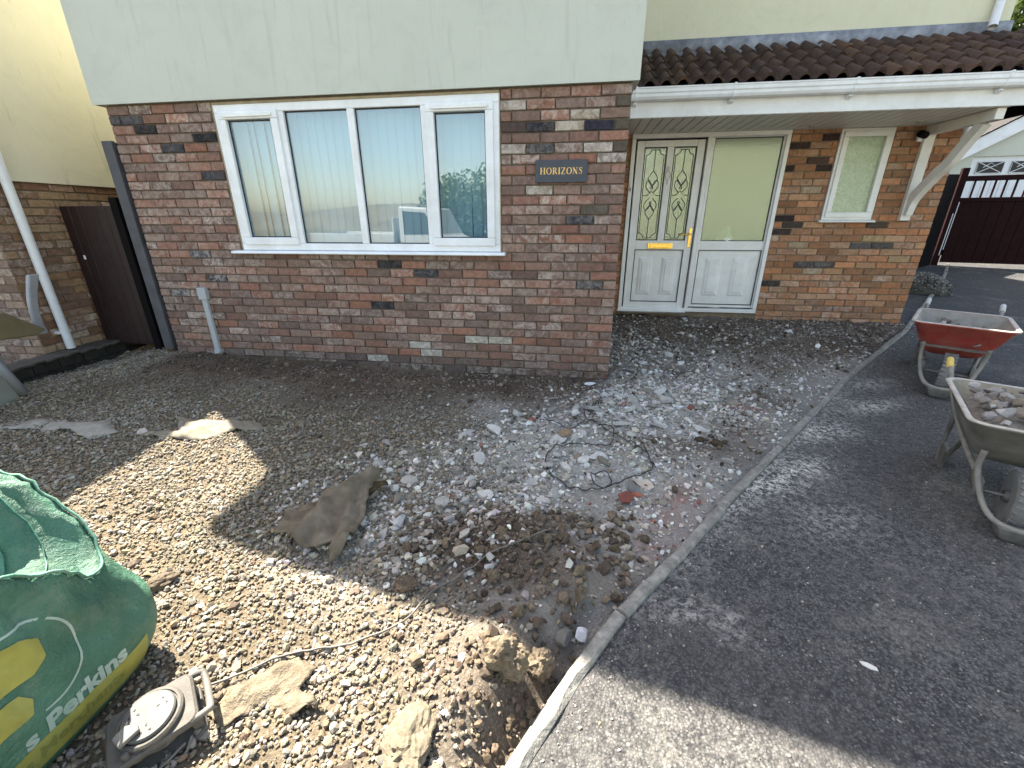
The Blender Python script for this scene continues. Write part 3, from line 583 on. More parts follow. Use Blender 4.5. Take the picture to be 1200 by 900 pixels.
b.prism(gp, 'x', CX0, CX1); b.build('gutter', M_upvc, house)
gpo = [(fa-.001-(fa-.001-u)*1.05, 2.47+(w-2.47)*1.12) for u, w in gp[:9]]+[(fa-.09, 2.533), (fa-.04, 2.50), (fa, 2.45)]
for x in (.47, 1.335, 2.335, 3.50):
    b = MB(); b.prism([(u, w) for u, w in gpo], 'x', x-.011, x+.011); b.prism([(fa-.003, 2.43), (fa-.05, 2.415), (fa-.055, 2.405), (fa-.003, 2.385)], 'x', x-.018, x+.018)
    b.build('gutter_bracket', M_upvc, house, bev=.002)
b = MB(); b.box(CX0, 3.74, fa+.02, D-.0, 2.312, 2.33); sof = b.build('soffit', M_soffit, house)
x = CX0+.01; n = 0
b = MB(); b.prism([(0, 0), (.088, 0), (.09, .008), (.098, .008), (.098, .016), (0, .016)], 'y', 0, D-fa-.026); brd = b.mesh('soffit_board', M_soffit)
while x+.1 < 3.70:
    o = link('soffit_board', brd, sof); o.location = (x, fa+.021, 2.296); x += .1005; n += 1
for x, y in ((.97, D-.22), (2.36, D-.22), (3.36, D-.25)):
    b = MB(); b.lathe([(.043, .0), (.043, .006), (.034, .009), (.034, .004), (.0, .002)], Matrix.Translation((x, y, 2.296)) @ Matrix.Rotation(math.pi, 4, 'X'), 20); b.build('downlight', simple('chrome_ring', (.6, .57, .5), .3, .1, 9, .02, 50, None, 0, .5, .6), house, smooth=True)
b = MB(); b.prism([(fa+.02, 2.30), (fa+.02, 2.50), (D, 3.02), (D, 2.30)], 'x', CX1-.03, CX1); b.build('verge_board', M_black, house)
# timber gallows bracket
bx = 3.625
b = MB(); b.box(bx-.05, bx+.05, D-.045, D+.002, 1.365, 2.21).box(bx-.036, bx+.036, 1.14, D, 2.205, 2.292)
cv = curve([(D-.045, 1.43, 0), (D-.10, 1.60, 0), (D-.30, 1.80, 0), (D-.43, 1.90, 0), (D-.58, 2.08, 0), (D-.70, 2.208, 0)], 6); up = []; dn = []
for i, q in enumerate(cv):
    t = (cv[min(i+1, len(cv)-1)]-cv[max(i-1, 0)]).normalized(); nn = Vector((t.y, -t.x, 0)); nn = nn if nn.y > 0 else -nn; up.append((q+nn*.055)); dn.append((q-nn*.045))
rings = [[Vector((bx-.034, u.x, min(u.y, 2.207))), Vector((bx+.034, u.x, min(u.y, 2.207))), Vector((bx+.034, w.x, min(w.y, 2.207))), Vector((bx-.034, w.x, min(w.y, 2.207)))] for u, w in zip(up, dn)]
b.loft(rings); b.build('canopy_bracket', simple('white_gloss_timber', (.74, .72, .66), .4, .1, 8, .1, 60, (.4, .34, .26), .3), house, bev=.002)
b = MB(); b.tube(curve([(4.02, D+.4, 2.12), (4.04, D+.3, 2.14), (4.08, D+.18, 2.22), (4.08, D+.16, 2.3)], 6), .034, 12).tube([(4.06, D+2.4, 2.05), (4.02, D+.4, 2.12)], .034, 12); b.build('drain_pipe', M_white_pipe, house, smooth=True)
# upper downpipe with an open shoe
b = MB(); px_ = 3.86; pts = [(px_-.035, D-.105, 3.095), (px_, D-.05, 3.25), (px_+.005, D-.045, 3.4), (px_+.005, D-.045, 5.0)]
b.tube(pts, .036, 16, False); b.tube([(q[0], q[1], q[2]) for q in pts[::-1]], .031, 16, False); b.mi = 1; b.tube([Vector(pts[0])*.6+Vector(pts[1])*.4, Vector(pts[0])*.55+Vector(pts[1])*.45], .031, 16)
b.build('downpipe', [M_white_pipe, M_black], house, smooth=True, fix=False)

# -- sign, camera, cable cover
sign = thing('house_sign', 'dark slate name plaque reading HORIZONS screwed to the brick beside the window', 'sign', (-.157, -.012, 1.748))
b = MB(); b.box(-.205, .205, -.012, .008, -.081, .081); b.build('slate_plate', M_slate, sign, bev=.003)
def serif_text(word, h, gap):
    """Roman capitals from thick and thin strokes with serifs; outlines in (x, z)"""
    polys = []; x = 0; T, t, s = .2*h, .06*h, .045*h
    def rect(a, c, e, f): polys.append([(x+a, e), (x+c, e), (x+c, f), (x+a, f)])
    def band(pts, ws):
        for (p, w), (q, v) in zip(zip(pts, ws), list(zip(pts, ws))[1:]):
            d = Vector((q[0]-p[0], q[1]-p[1])).normalized(); nx, ny = -d.y, d.x
            polys.append([(x+p[0]+nx*w/2, p[1]+ny*w/2), (x+p[0]-nx*w/2, p[1]-ny*w/2), (x+q[0]-nx*v/2, q[1]-ny*v/2), (x+q[0]+nx*v/2, q[1]+ny*v/2)])
    def stem(a, serif=True):
        rect(a, a+T, 0, h)
        if serif: rect(a-.07*h, a+T+.07*h, 0, s); rect(a-.07*h, a+T+.07*h, h-s, h)
    def arc(cx, cz, rx, rz, a0, a1, n=14):
        P = [(cx+rx*math.cos(rad(a0+(a1-a0)*k/n)), cz+rz*math.sin(rad(a0+(a1-a0)*k/n))) for k in range(n+1)]
        band(P, [t+(T*.95-t)*abs(math.cos(rad(a0+(a1-a0)*k/n)))**1.3 for k in range(n+1)])
    for ch in word:
        if ch == 'H': stem(.07*h); stem(.62*h); rect(.2*h, .65*h, .47*h, .47*h+t); w = .9*h
        elif ch == 'O': arc(.45*h, .5*h, .37*h, .48*h, 0, 360, 28); w = .9*h
        elif ch == 'R':
            stem(.07*h); arc(.3*h, .74*h, .27*h, .235*h, -90, 90); rect(.25*h, .32*h, h-t, h); rect(.25*h, .32*h, .48*h, .48*h+t); band([(.4*h, .5*h), (.72*h, .02*h)], [T*.8, T*.9]); w = .8*h
        elif ch == 'I': stem(.07*h); w = .36*h
        elif ch == 'Z': rect(.04*h, .66*h, h-t, h); rect(.04*h, .68*h, 0, t); band([(.6*h, h-t*.5), (.1*h, t*.5)], [T*.9, T*.9]); rect(.04*h, .04*h+s, .78*h, h); rect(.68*h-s, .68*h, 0, .24*h); w = .74*h
        elif ch == 'N':
            rect(.1*h, .1*h+t, 0, h); rect(.66*h, .66*h+t, 0, h); band([(.1*h, h-.02*h), (.69*h, .02*h)], [T, T])
            rect(0, .24*h, 0, s); rect(-.02*h, .2*h, h-s, h); rect(.55*h, .84*h, h-s, h); w = .86*h
        elif ch == 'S':
            P = [tuple(q)[:2] for q in curve([(.54*h, .86*h, 0), (.4*h, .96*h, 0), (.2*h, .92*h, 0), (.14*h, .74*h, 0), (.3*h, .56*h, 0), (.47*h, .38*h, 0), (.46*h, .14*h, 0), (.28*h, .03*h, 0), (.1*h, .12*h, 0)], 4)]
            n = len(P); band(P, [t+(T-t)*math.exp(-((i/(n-1)-.5)/.2)**2) for i in range(n)]); rect(.5*h, .5*h+s, .72*h, .95*h); rect(.06*h, .06*h+s, .04*h, .28*h); w = .62*h
        x += w+gap
    return polys, x-gap
polys, wd = serif_text('HORIZONS', .048, .006); b = MB()
for i, q in enumerate(polys):
    yy = -.0135-.00004*(i % 9); n = len(q); b.add([(u-wd/2, yy, w-.022) for u, w in q], [tuple(range(n))])
b.build('lettering', M_gold, sign, fix=False)
b = MB()
for sx in (-.185, .185): b.lathe([(.006, 0), (.005, .002), (0, .003)], Matrix.Translation((sx, -.012, 0)) @ Matrix.Rotation(math.pi/2, 4, 'X'), 10)
b.build('screw', M_lead, sign)

cc = thing('security_camera', 'small black and white security camera fixed under the canopy by the timber bracket', 'camera', (3.50, D, 2.2))
b = MB(); b.box(.02, .075, -.03, -.002, -.05, .02).tube([(.05, -.03, .0), (.05, -.075, -.005), (.03, -.09, .0)], .012, 8); b.build('mount', M_upvc, cc, bev=.004)
b = MB(); mt = Matrix.Translation((.04, -.09, .0)) @ Matrix.Rotation(rad(-78), 4, 'Y') @ Matrix.Rotation(.3, 4, 'X'); b.lathe([(.03, -.02), (.034, -.01), (.034, .06), (.030, .075), (.024, .07), (.0, .068)], mt, 18); b.build('camera_body', M_black, cc, smooth=True)

cg = thing('cable_cover', 'grey plastic cable cover running down the brick wall to the ground left of the window', 'cable cover', (-3.65, 0, 0))
b = MB(); b.box(-.0275, .0275, -.034, .0, .10, .70); b.build('conduit', M_grey_pvc, cg, bev=.006, seg=2)
b = MB(); b.box(-.046, .046, -.044, .0, .655, .772); b.build('cap', M_grey_pvc, cg, bev=.006, seg=2)
b = MB(); b.loft([[Vector((-.034+o, -.04-p, z)), Vector((.034+o, -.04-p, z)), Vector((.034+o, 0-p*.8, z)), Vector((-.034+o, 0-p*.8, z))] for z, o, p in ((.135, 0, 0), (.09, 0, .0), (.05, -.012, .02), (-.03, -.02, .03))]); b.build('boot', M_grey_pvc, cg, bev=.004)

# ---------------------------------------------------------------- neighbour on the left, passage gate, low wall
nb = thing('neighbour_house', 'neighbouring house with yellow-cream render over brown brick across the passage', 'house')
NX, NY0 = -5.16, -.47
b = MB(); b.box(NX-.1, NX-.012, NY0+.012, 5, -.4, 1.75).box(NX-3, NX-.1, NY0+.012, NY0+.1, -.4, 1.75); nw = b.build('brick_wall', M_mortar_warm, nb)
b = MB(); b.prism([(NX+.022, 1.732), (NX+.022, 4.2), (NX-.2, 4.2), (NX-.2, 1.738), (NX+.01, 1.738)], 'y', NY0-.02, 5); b.box(NX-7, NX-.2, NY0-.02, NY0+.2, 1.735, 4.2).box(NX-7, NX-.2, 4.8, 5, -.3, 4.2); b.build('rendered_wall', M_render_neigh, nb)
b = MB(); b.add([(NX+.25, -.9, 4.05), (NX+.10, 5.3, 4.05), (NX-3.6, 5.3, 6.2), (NX-3.6, -.9, 6.2), (NX-7.3, -.9, 4.05), (NX-7.3, 5.3, 4.05), (NX+.25, -.9, 3.93), (NX+.10, 5.3, 3.93), (NX-7.3, -.9, 3.93), (NX-7.3, 5.3, 3.93)], [(0, 1, 2, 3), (3, 2, 5, 4), (6, 8, 9, 7), (0, 6, 7, 1), (4, 5, 9, 8), (0, 3, 4, 8, 6), (1, 7, 9, 5, 2)]); b.build('roof', bpy.data.materials['main_roof_tile'], nb)  # out of view; eave line skewed to fit the shadow edge on the gravel
rot = Matrix.Translation((NX, 0, 0)) @ Matrix.Rotation(math.pi/2, 4, 'Z')
put_bricks(layout(NX-2.2, NX, 1.732, 24, 1, [], NX), 1.732, Matrix.Translation((0, NY0, 0)), [(.24, .16, .12), (.3, .2, .14), (.2, .13, .11)], [], 'n', random.Random(5), lambda x, r: .25)
put_bricks(layout(NY0, 1.3, 1.732, 24, 0, [], NY0), 1.732, rot, NEIGH_PAL, [], 'n', random.Random(4), lambda x, r: .12)
emit_bricks({'n': nw}, nb)
b = MB(); b.tube([(NX+.055, -.275, .17), (NX+.055, -.27, 4.0)], .037, 14).box(NX-.005, NX+.055, -.33, -.22, .33, .355); b.build('downpipe', M_white_pipe, nb, smooth=False, bev=0)

lw = thing('low_wall', 'low dark block boundary wall capped with brown tiles along the gravel', 'wall', (-4.97, 0, 0))
rl = random.Random(6); b = MB(); b.box(-.165, -.015, -2.6, .58, -.3, .128); b.build('wall_core', M_dark_block, lw)
y = -2.6; row = 0
for row, (z0, z1) in enumerate(((-.18, .03), (.036, .128))):
    y = -2.6-(.11 if row else 0)
    while y < .36:
        b = MB(); b.box(-.02, .0+rl.uniform(-.004, .004), y+.004, y+.216, z0, z1); b.build('wall_block', M_dark_block, lw, bev=.004); y += .22
b = MB(); b.box(-.2, .03, -.0725, .0725, .0, .026); cm = b.mesh('coping_tile', M_coping, bev=.006)
y = -2.5
while y < .55:
    o = link('coping_tile', cm, lw); o.matrix_local = Matrix.Translation((rl.uniform(-.006, .006), y, .13+rl.uniform(0, .006))) @ Matrix.Rotation(rl.gauss(0, .02), 4, 'Z') @ Matrix.Rotation(.10, 4, 'X'); y += .15

sg = thing('side_gate', 'dark brown board gate closing the passage between the two houses', 'gate', (-4.8, .09, 0))
for i in range(6):
    b = MB(); x = -.31+i*.105; b.box(x, x+.101, -.012, .012, .13, 1.525); b.build('gate_board', M_gate, sg, bev=.003)
b = MB(); b.box(-.3, .31, .013, .045, .3, .4).box(-.3, .31, .013, .045, 1.25, 1.35); b.build('rail', M_gate, sg)
b = MB(); b.box(.325, .41, -.05, .05, .05, 1.6).box(.412, .50, .0, .09, .05, 1.6); b.build('gate_post', M_black, sg, bev=.004)
b = MB(); b.box(.505, .612, -.10, -.065, .12, 2.06).box(.55, .612, -.064, .05, .12, 2.05); b.build('jamb_plank', M_plank, sg, bev=.003)
b = MB(); b.box(-.22, -.20, -.016, -.012, 1.02, 1.06); b.build('latch', M_upvc, sg)

mc = thing('garden_machine', 'olive tipping tray with an upright grey lever parked at the left edge', 'machine', (-4.45, -1.05, 0))
M_olive = simple('olive_metal', (.155, .125, .062), .5, .3, 6, .1, 60, (.09, .075, .05), .5); M_grey_m = simple('grey_metal', (.23, .235, .25), .5, .2, 7, .1, 60, (.4, .38, .34), .4)
b = MB(); b.loft([[Vector((x, -.55, z0)), Vector((x, -.12, z1)), Vector((x, .1, .56)), Vector((x, .02, .53)), Vector((x, -.55, z2))] for x, z0, z1, z2 in ((-.12, .93, .84, .55), (.02, .9, .80, .55), (.16, .86, .74, .58))]); b.build('tray', M_olive, mc, bev=.01, seg=2)
b = MB(); pts = curve([(0, .165, .50), (0, .16, .62), (0, .185, .78), (0, .255, .98)], 6)
b.loft([[q+Vector((-.02, 0, 0))+Vector((0, -w, 0)), q+Vector((.02, -w, 0)), q+Vector((.02, w, 0)), q+Vector((-.02, w, 0))] for q, w in zip(pts, np.interp(range(len(pts)), [0, 8, 18], [.032, .026, .036]))]); b.build('lever', M_grey_m, mc, bev=.008, seg=2)
b = MB(); b.lathe([(.02, 0), (.02, .03), (.01, .04)], Matrix.Translation((.02, .12, .55)) @ Matrix.Rotation(math.pi/2, 4, 'Y'), 12); b.build('bolt', M_grey_m, mc)
b = MB(); b.box(-.1, .1, -.75, -.2, -.02, .44); b.build('engine_box', simple('grey_green_metal', (.22, .225, .2), .55, .2, 7, .1, 60, (.1, .09, .07), .4), mc, bev=.02, seg=2)
b = MB(); b.tube([(.09, -.28, .46), (.1, -.18, .1)], .035, 12); b.build('strut', M_grey_m, mc, smooth=True)
b = MB(); b.lathe([(.15, -.05), (.17, -.04), (.17, .04), (.15, .05)], Matrix.Translation((0, -.48, .15)) @ Matrix.Rotation(math.pi/2, 4, 'Y'), 20); b.build('wheel', M_black, mc)

# ---------------------------------------------------------------- right: kerb, gate, fence, garage, tree
kerb = MB(); 
def kp(s_y): return Vector((float(kx(s_y))-.027, s_y, 0))
ky = np.linspace(-4.6, 6.0, 800); kp_ = np.array([(kx(y)-.027, y) for y in ky]); sl2 = np.concatenate([[0], np.cumsum(np.hypot(*np.diff(kp_, axis=0).T))])
def at_s(s): return np.interp(s, sl2, kp_[:, 0]), np.interp(s, sl2, kp_[:, 1])
s_bend = np.interp(-2.55, ky, sl2); k_root = None
M_kerb = M_concrete
starts = [s_bend-.915*k for k in range(2, 0, -1)]+[s_bend+.915*k for k in range(0, 12)]
rk = random.Random(2)
b = MB(); b.tube([(float(kx(y))-.03, y, float(zd(y))-.09) for y in np.arange(-4.5, 5.9, .2)], .05, 6); k_root = b.build('kerb', M_kerb); k_root['kind'] = 'structure'
for i, s in enumerate(starts):
    b = MB(); rings = []; n = 13; off = rk.uniform(-.005, .005); lift = rk.uniform(-.004, .006)
    for k in range(n):
        q = s+.004+(.915-.009)*k/(n-1); x, y = at_s(q); x2, y2 = at_s(q+.02); t = Vector((x2-x, y2-y, 0)).normalized(); nn = Vector((-t.y, t.x, 0)); c = Vector((x, y, float(zd(y))+.014+lift))+nn*off
        e = lambda a=.003: rk.uniform(-a, a)
        hw = .024; ch = rk.choice((.005, .006, .008, .010, .017))
        rings.append([c+nn*(hw+.002)+Vector((0, 0, -.14)), c+nn*(hw+e(.002))+Vector((0, 0, -ch-abs(e()))), c+nn*(hw-ch)+Vector((0, 0, e(.0015))), c-nn*(hw-ch)+Vector((0, 0, e(.0015))), c-nn*(hw+e(.002))+Vector((0, 0, -ch-abs(e()))), c-nn*(hw+.002)+Vector((0, 0, -.14))])
    b.loft(rings); b.build('kerb_stone', M_kerb, k_root)

G0, G1 = Vector((6.95, 5.95, 0)), Vector((9.6, 5.15, 0)); gd = (G1-G0).normalized(); ga = math.atan2(gd.y, gd.x); gzz = float(zd(5.7))
dg = thing('driveway_gate', 'maroon board gate with a slatted top rail across the drive in front of the garage', 'gate', (G0.x, G0.y, gzz), ga)
for i in range(17):
    b = MB(); x = .06+i*.15; b.box(x, x+.146, -.015, .015, .07, 1.15); b.build('gate_board', M_gate_red, dg, bev=.003)
b = MB(); b.box(.03, 2.65, -.03, .03, 1.15, 1.22).box(.03, 2.65, -.03, .03, 1.50, 1.585).box(.03, 2.65, .016, .05, .2, .3); b.build('rail', M_gate_red, dg, bev=.004)
b = MB(); b.box(0, .024, -.013, .013, 1.22, 1.50); pm = b.mesh('spindle', M_gate_red)
for i in range(18): o = link('spindle', pm, dg); o.location = (.16+i*.14, 0, 0)
b = MB(); b.box(-.07, .03, -.05, .05, -.05, 1.72); b.build('gate_post', M_gate_red, dg, bev=.005)
b = MB(); b.box(-.006, .006, -.055, -.05, .2, .95); b.build('edge_strip', M_white_pipe, dg)
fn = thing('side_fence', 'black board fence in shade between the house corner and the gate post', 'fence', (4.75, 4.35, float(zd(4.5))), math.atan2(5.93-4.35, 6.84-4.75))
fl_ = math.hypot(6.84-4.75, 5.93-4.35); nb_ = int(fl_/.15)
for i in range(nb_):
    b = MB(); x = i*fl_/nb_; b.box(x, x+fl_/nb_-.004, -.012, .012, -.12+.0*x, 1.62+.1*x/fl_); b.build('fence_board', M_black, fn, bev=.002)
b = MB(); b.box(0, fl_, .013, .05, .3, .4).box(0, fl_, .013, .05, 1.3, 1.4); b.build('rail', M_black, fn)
hp = thing('gravel_heap', 'rounded heap of loose grey chippings at the house corner by the drive', 'heap', (5.22, 3.72, float(zd(3.7))))
b = MB(); n = 18; rings = []
for k in range(7):
    t = k/6; rr = math.cos(t*math.pi/2)**.7
    rings.append([Vector((.26*rr*math.cos(a)*(1+.1*math.sin(3*a)), .40*rr*math.sin(a), -.04+.30*math.sin(t*math.pi/2))) for a in (2*math.pi*i/n for i in range(n))])
b.loft(rings, cap1=True); hpc = b.build('heap_core', simple('grey_chippings', (.13, .125, .11), .95, .6, 60, .9, 140, (.05, .05, .045), .6), hp, smooth=True); hpc.rotation_euler = (0, 0, .9)
gr = thing('garage', 'white-trimmed gabled garage with leaded door lights behind the maroon gate', 'garage', (8.15, 7.6, float(zd(7.0))-.02), rad(-8))
gb = -.55; b = MB(); b.box(gb, 0.02, 0, .2, 0, 1.98).box(2.5, 3.2, 0, .2, 0, 1.98).prism([(gb, 1.98), (3.2, 1.98), (3.2, 2.0), (1.3, 3.1), (gb, 2.0)], 'y', 0, .2).box(gb, gb+.2, .2, 5, 0, 2.2).box(3.0, 3.2, .2, 5, 0, 2.2); b.build('wall', simple('garage_render', (.58, .60, .52), .85, .1, 3, .3, 200), gr)
sl3 = 1.1/1.85
for nm, y0_, y1_, d0, d1, mt in (('bargeboard', -.14, -.11, .06, -.26, M_upvc), ('soffit', -.112, .0, -.02, -.05, M_upvc)):
    b = MB(); b.prism([(gb-.2, 2.0-.2*sl3+d0), (1.3, 3.1+d0), (3.4, 2.0-.2*sl3+d0), (3.4, 2.0-.2*sl3+d1), (1.3, 3.1+d1), (gb-.2, 2.0-.2*sl3+d1)], 'y', y0_, y1_); b.build(nm, mt, gr)
b = MB(); b.prism([(gb-.25, 2.0-.25*sl3+.06), (1.3, 3.16), (3.45, 2.0-.25*sl3+.06), (3.45, 2.0-.25*sl3+.025), (1.3, 3.125), (gb-.25, 2.0-.25*sl3+.025)], 'y', -.16, 5.1); b.build('roof', bpy.data.materials['main_roof_tile'], gr)
b = MB(); b.box(.02, 2.5, .06, .11, 0, 1.98); gdr = b.build('garage_door', simple('white_door_panel', (.74, .77, .8), .4, .05), gr)
for i in range(4):
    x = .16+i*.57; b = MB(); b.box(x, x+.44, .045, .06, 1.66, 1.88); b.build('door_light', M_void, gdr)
    b = MB(); q = [(x+.0, 1.66), (x+.44, 1.88)], [(x, 1.88), (x+.44, 1.66)], [(x+.1, 1.77), (x+.22, 1.86), (x+.34, 1.77), (x+.22, 1.68), (x+.1, 1.77)], [(x, 1.66), (x+.44, 1.66), (x+.44, 1.88), (x, 1.88), (x, 1.66)]
    for l in q: b.tube([(u, .04, w) for u, w in l], .008, 4)
    b.build('lead_came', M_upvc, gdr)
for i in range(16):
    b = MB(); x = .03+i*.1545; b.box(x, x+.149, .045, .0595, .02, 1.56); b.build('door_slat', bpy.data.materials['white_door_panel'], gdr, bev=.004)

def leaf_mat(name, a, c):
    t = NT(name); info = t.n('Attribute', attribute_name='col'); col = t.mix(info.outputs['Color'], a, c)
    bs = t.b; t.put(bs.inputs['Base Color'], col); bs.inputs['Roughness'].default_value = .5
    tr = t.n('BsdfTranslucent'); t.put(tr.inputs[0], col); mx = t.n('MixShader'); mx.inputs[0].default_value = .35; t.put(mx.inputs[1], bs.outputs[0]); t.put(mx.inputs[2], tr.outputs[0]); t.put(t.o.inputs[0], mx.outputs[0]); return t.m
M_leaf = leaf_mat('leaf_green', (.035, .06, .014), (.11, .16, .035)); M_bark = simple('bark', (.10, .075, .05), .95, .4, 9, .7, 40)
def leaf_mesh(name, clumps, per, size, seed, mat, parent):
    r = np.random.RandomState(seed); pts = []; cs = []
    for cx, cy, cz, cr in clumps:
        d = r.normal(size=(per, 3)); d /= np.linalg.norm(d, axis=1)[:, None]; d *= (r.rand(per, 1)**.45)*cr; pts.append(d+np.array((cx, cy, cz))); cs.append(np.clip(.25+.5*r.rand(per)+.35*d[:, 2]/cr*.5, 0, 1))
    P = np.concatenate(pts); Cc = np.concatenate(cs); n = len(P)
    u = r.normal(size=(n, 3)); u /= np.linalg.norm(u, axis=1)[:, None]; w = np.cross(u, r.normal(size=(n, 3))); w /= np.linalg.norm(w, axis=1)[:, None]; s = size*(.6+.8*r.rand(n, 1)); bend = np.cross(u, w)*s*.18
    V = np.stack([P-u*s, P+w*s*.5+bend, P+u*s, P-w*s*.5+bend], 1).reshape(-1, 3); me = bpy.data.meshes.new(name)
    me.vertices.add(4*n); me.vertices.foreach_set('co', V.ravel()); me.loops.add(4*n); me.loops.foreach_set('vertex_index', np.arange(4*n, dtype=np.int32)); me.polygons.add(n); me.polygons.foreach_set('loop_start', np.arange(0, 4*n, 4, dtype=np.int32)); me.update(calc_edges=True)
    a = me.color_attributes.new('col', 'FLOAT_COLOR', 'POINT'); a.data.foreach_set('color', np.repeat(np.stack([Cc, Cc, Cc, np.ones(n)], 1), 4, 0).ravel()); me.materials.append(mat); return link(name, me, parent)
def tree(name, label, loc, h, cr, cz, seed, per=700, nc=26, size=.09):
    t = thing(name, label, 'tree', loc); r = random.Random(seed); b = MB()
    b.tube(curve([(0, 0, -.4), (.05, .02, h*.3), (-.04, .06, h*.6), (.05, 0, h*.9)], 4), list(np.linspace(.14, .03, 13)), 8); cl = []
    for i in range(nc):
        a = r.uniform(0, 6.28); e = r.uniform(-.9, 1.); rr = cr*r.uniform(.35, .95); q = (rr*math.cos(a)*math.cos(e), rr*math.sin(a)*math.cos(e), cz+rr*math.sin(e)*1.2); cl.append((*q, cr*r.uniform(.24, .4)))
        if i % 2 == 0: b.tube(curve([(0, 0, max(.6, q[2]*.55)), (q[0]*.5, q[1]*.5, q[2]*.8), q], 3), list(np.linspace(.05, .012, 7)), 5)
    b.build('trunk', M_bark, t, smooth=True); leaf_mesh('crown', cl, per, size, seed, M_leaf, t); return t
tree('tree', 'leafy green tree showing above the roof at the top right corner', (11.9, 11.6, .3), 8.5, 2.3, 6.0, 3)
tree('dense_tree', 'dark leafy tree behind the garage just under the canopy edge', (9.9, 12.5, .3), 5.2, 2.1, 3.6, 9, 800)

# things across the road, seen mirrored in the glass
oh = thing('opposite_house', 'tall cream pebbledashed house across the drive, mirrored in the front door glass', 'house', (2.85, -11.5, 0))
b = MB(); b.box(0, 9, -7, 0, -.4, 6.2); b.build('rendered_wall', simple('pebbledash', (.60, .62, .47), .95, .75, 3.2, 1., 14, (.30, .32, .22), .9, .1, 0, 6, .05), oh)
b = MB(); b.prism([(-7.4, 6.2), (-3.5, 8.6), (.4, 6.2)], 'x', -.3, 9.3); b.build('roof', bpy.data.materials['main_roof_tile'], oh)
b = MB(); b.box(5.5, 7.0, .0, .03, 3.4, 4.6); b.build('window', M_glass, oh)
bu = thing('round_bush', 'large rounded green bush across the road, mirrored in the right window pane', 'bush', (-4.1, -14, 0))
r_ = random.Random(12); leaf_mesh('foliage', [(1.7*math.cos(a)*s, 1.3*math.sin(a)*s, 1.3+1.5*z, 1.0) for a, s, z in ((r_.uniform(0, 6.28), r_.uniform(.2, 1), r_.uniform(-.5, 1)) for _ in range(22))], 500, .09, 5, M_leaf, bu)
b = MB(); b.tube([(0, 0, -.4), (.05, 0, .7), (0, .1, 1.4)], [.12, .09, .05], 8); b.build('trunk', M_bark, bu)
tk = thing('tipper_truck', 'white open-backed tipper truck parked across the road, mirrored in the window', 'truck', (-5.9, -10.6, -.35), rad(8))
M_truck = simple('white_truck_paint', (.42, .42, .42), .3, .05, 3, .02, 60, (.4, .37, .33), .2)
b = MB(); b.box(-2.9, .3, -.95, .95, .85, .95).box(-2.9, -2.84, -.95, .95, .95, 1.3).box(-2.84, .3, .9, .95, .95, 1.3).box(-2.84, .3, -.95, -.9, .95, 1.3).box(.24, .3, -.9, .9, .95, 1.75); b.build('tipper_body', M_truck, tk, bev=.01)
b = MB(); b.prism([(.45, .45), (2.3, .45), (2.35, 1.1), (1.9, 1.25), (1.45, 2.05), (.5, 2.1)], 'y', -.9, .9); cab = b.build('cab', M_truck, tk, bev=.06, seg=3)
b = MB(); b.prism([(.65, 1.3), (1.75, 1.3), (1.4, 1.9), (.65, 1.95)], 'y', .895, .91); b.prism([(.65, 1.3), (1.75, 1.3), (1.4, 1.9), (.65, 1.95)], 'y', -.91, -.895); b.build('side_window', M_gasket, cab)
for x in (-1.9, 1.55):
    for s in (-1, 1):
        b = MB(); b.lathe([(.18, -.11), (.33, -.11), (.36, -.08), (.36, .08), (.33, .11), (.18, .11)], Matrix.Translation((x, s*.8, .36)) @ Matrix.Rotation(math.pi/2, 4, 'X'), 24); b.build('wheel', M_black, tk)
b = MB(); b.box(-2.8, 2.2, -.4, .4, .5, .8); b.build('chassis', M_black, tk)

# ---------------------------------------------------------------- loose stones
def ico():
    p = (1+5**.5)/2; v = np.array([(-1, p, 0), (1, p, 0), (-1, -p, 0), (1, -p, 0), (0, -1, p), (0, 1, p), (0, -1, -p), (0, 1, -p), (p, 0, -1), (p, 0, 1), (-p, 0, -1), (-p, 0, 1)], float); v /= np.linalg.norm(v[0])
    f = np.array([(0, 11, 5), (0, 5, 1), (0, 1, 7), (0, 7, 10), (0, 10, 11), (1, 5, 9), (5, 11, 4), (11, 10, 2), (10, 7, 6), (7, 1, 8), (3, 9, 4), (3, 4, 2), (3, 2, 6), (3, 6, 8), (3, 8, 9), (4, 9, 5), (2, 4, 11), (6, 2, 10), (8, 6, 7), (9, 8, 1)], np.int32); return v, f
IV, IF = ico()
def fine_ico():
    b = bmesh.new(); bmesh.ops.create_icosphere(b, subdivisions=2, radius=1); v = np.array([q.co[:] for q in b.verts]); f = np.array([[q.index for q in t.verts] for t in b.faces], np.int32); b.free(); return v, f
FV, FF = fine_ico()
def variants(V, k, seed, rough, cuts):
    r = np.random.RandomState(seed); out = []
    for _ in range(k):
        v = V*(1+r.uniform(-rough, rough, (len(V), 1)))
        for _c in range(cuts):
            n = r.normal(size=3); n /= np.linalg.norm(n); h = r.uniform(.35, .75); d = v@n; v = v-np.where(d > h, d-h, 0)[:, None]*n
        out.append(v)
    return np.array(out)
V_CHIP = variants(IV, 40, 1, .18, 3); V_BIG = variants(FV, 30, 2, .07, 7); V_CLOD = variants(FV, 20, 3, .26, 3)
def fine_bank(k, seed):
    b = bmesh.new(); bmesh.ops.create_icosphere(b, subdivisions=4, radius=1); v = [q.co.copy() for q in b.verts]; f = [tuple(q.index for q in t.verts) for t in b.faces]; b.free(); out = []
    for i in range(k):
        o = Vector((seed+i*7.3, i*3.1, 0)); out.append(np.array([tuple(q*(1+.30*mnoise.noise(q*1.3+o)+.22*mnoise.noise(q*3.1+o)+.13*mnoise.noise(q*7+o)+.07*mnoise.noise(q*15+o))) for q in v]))
    return out, f
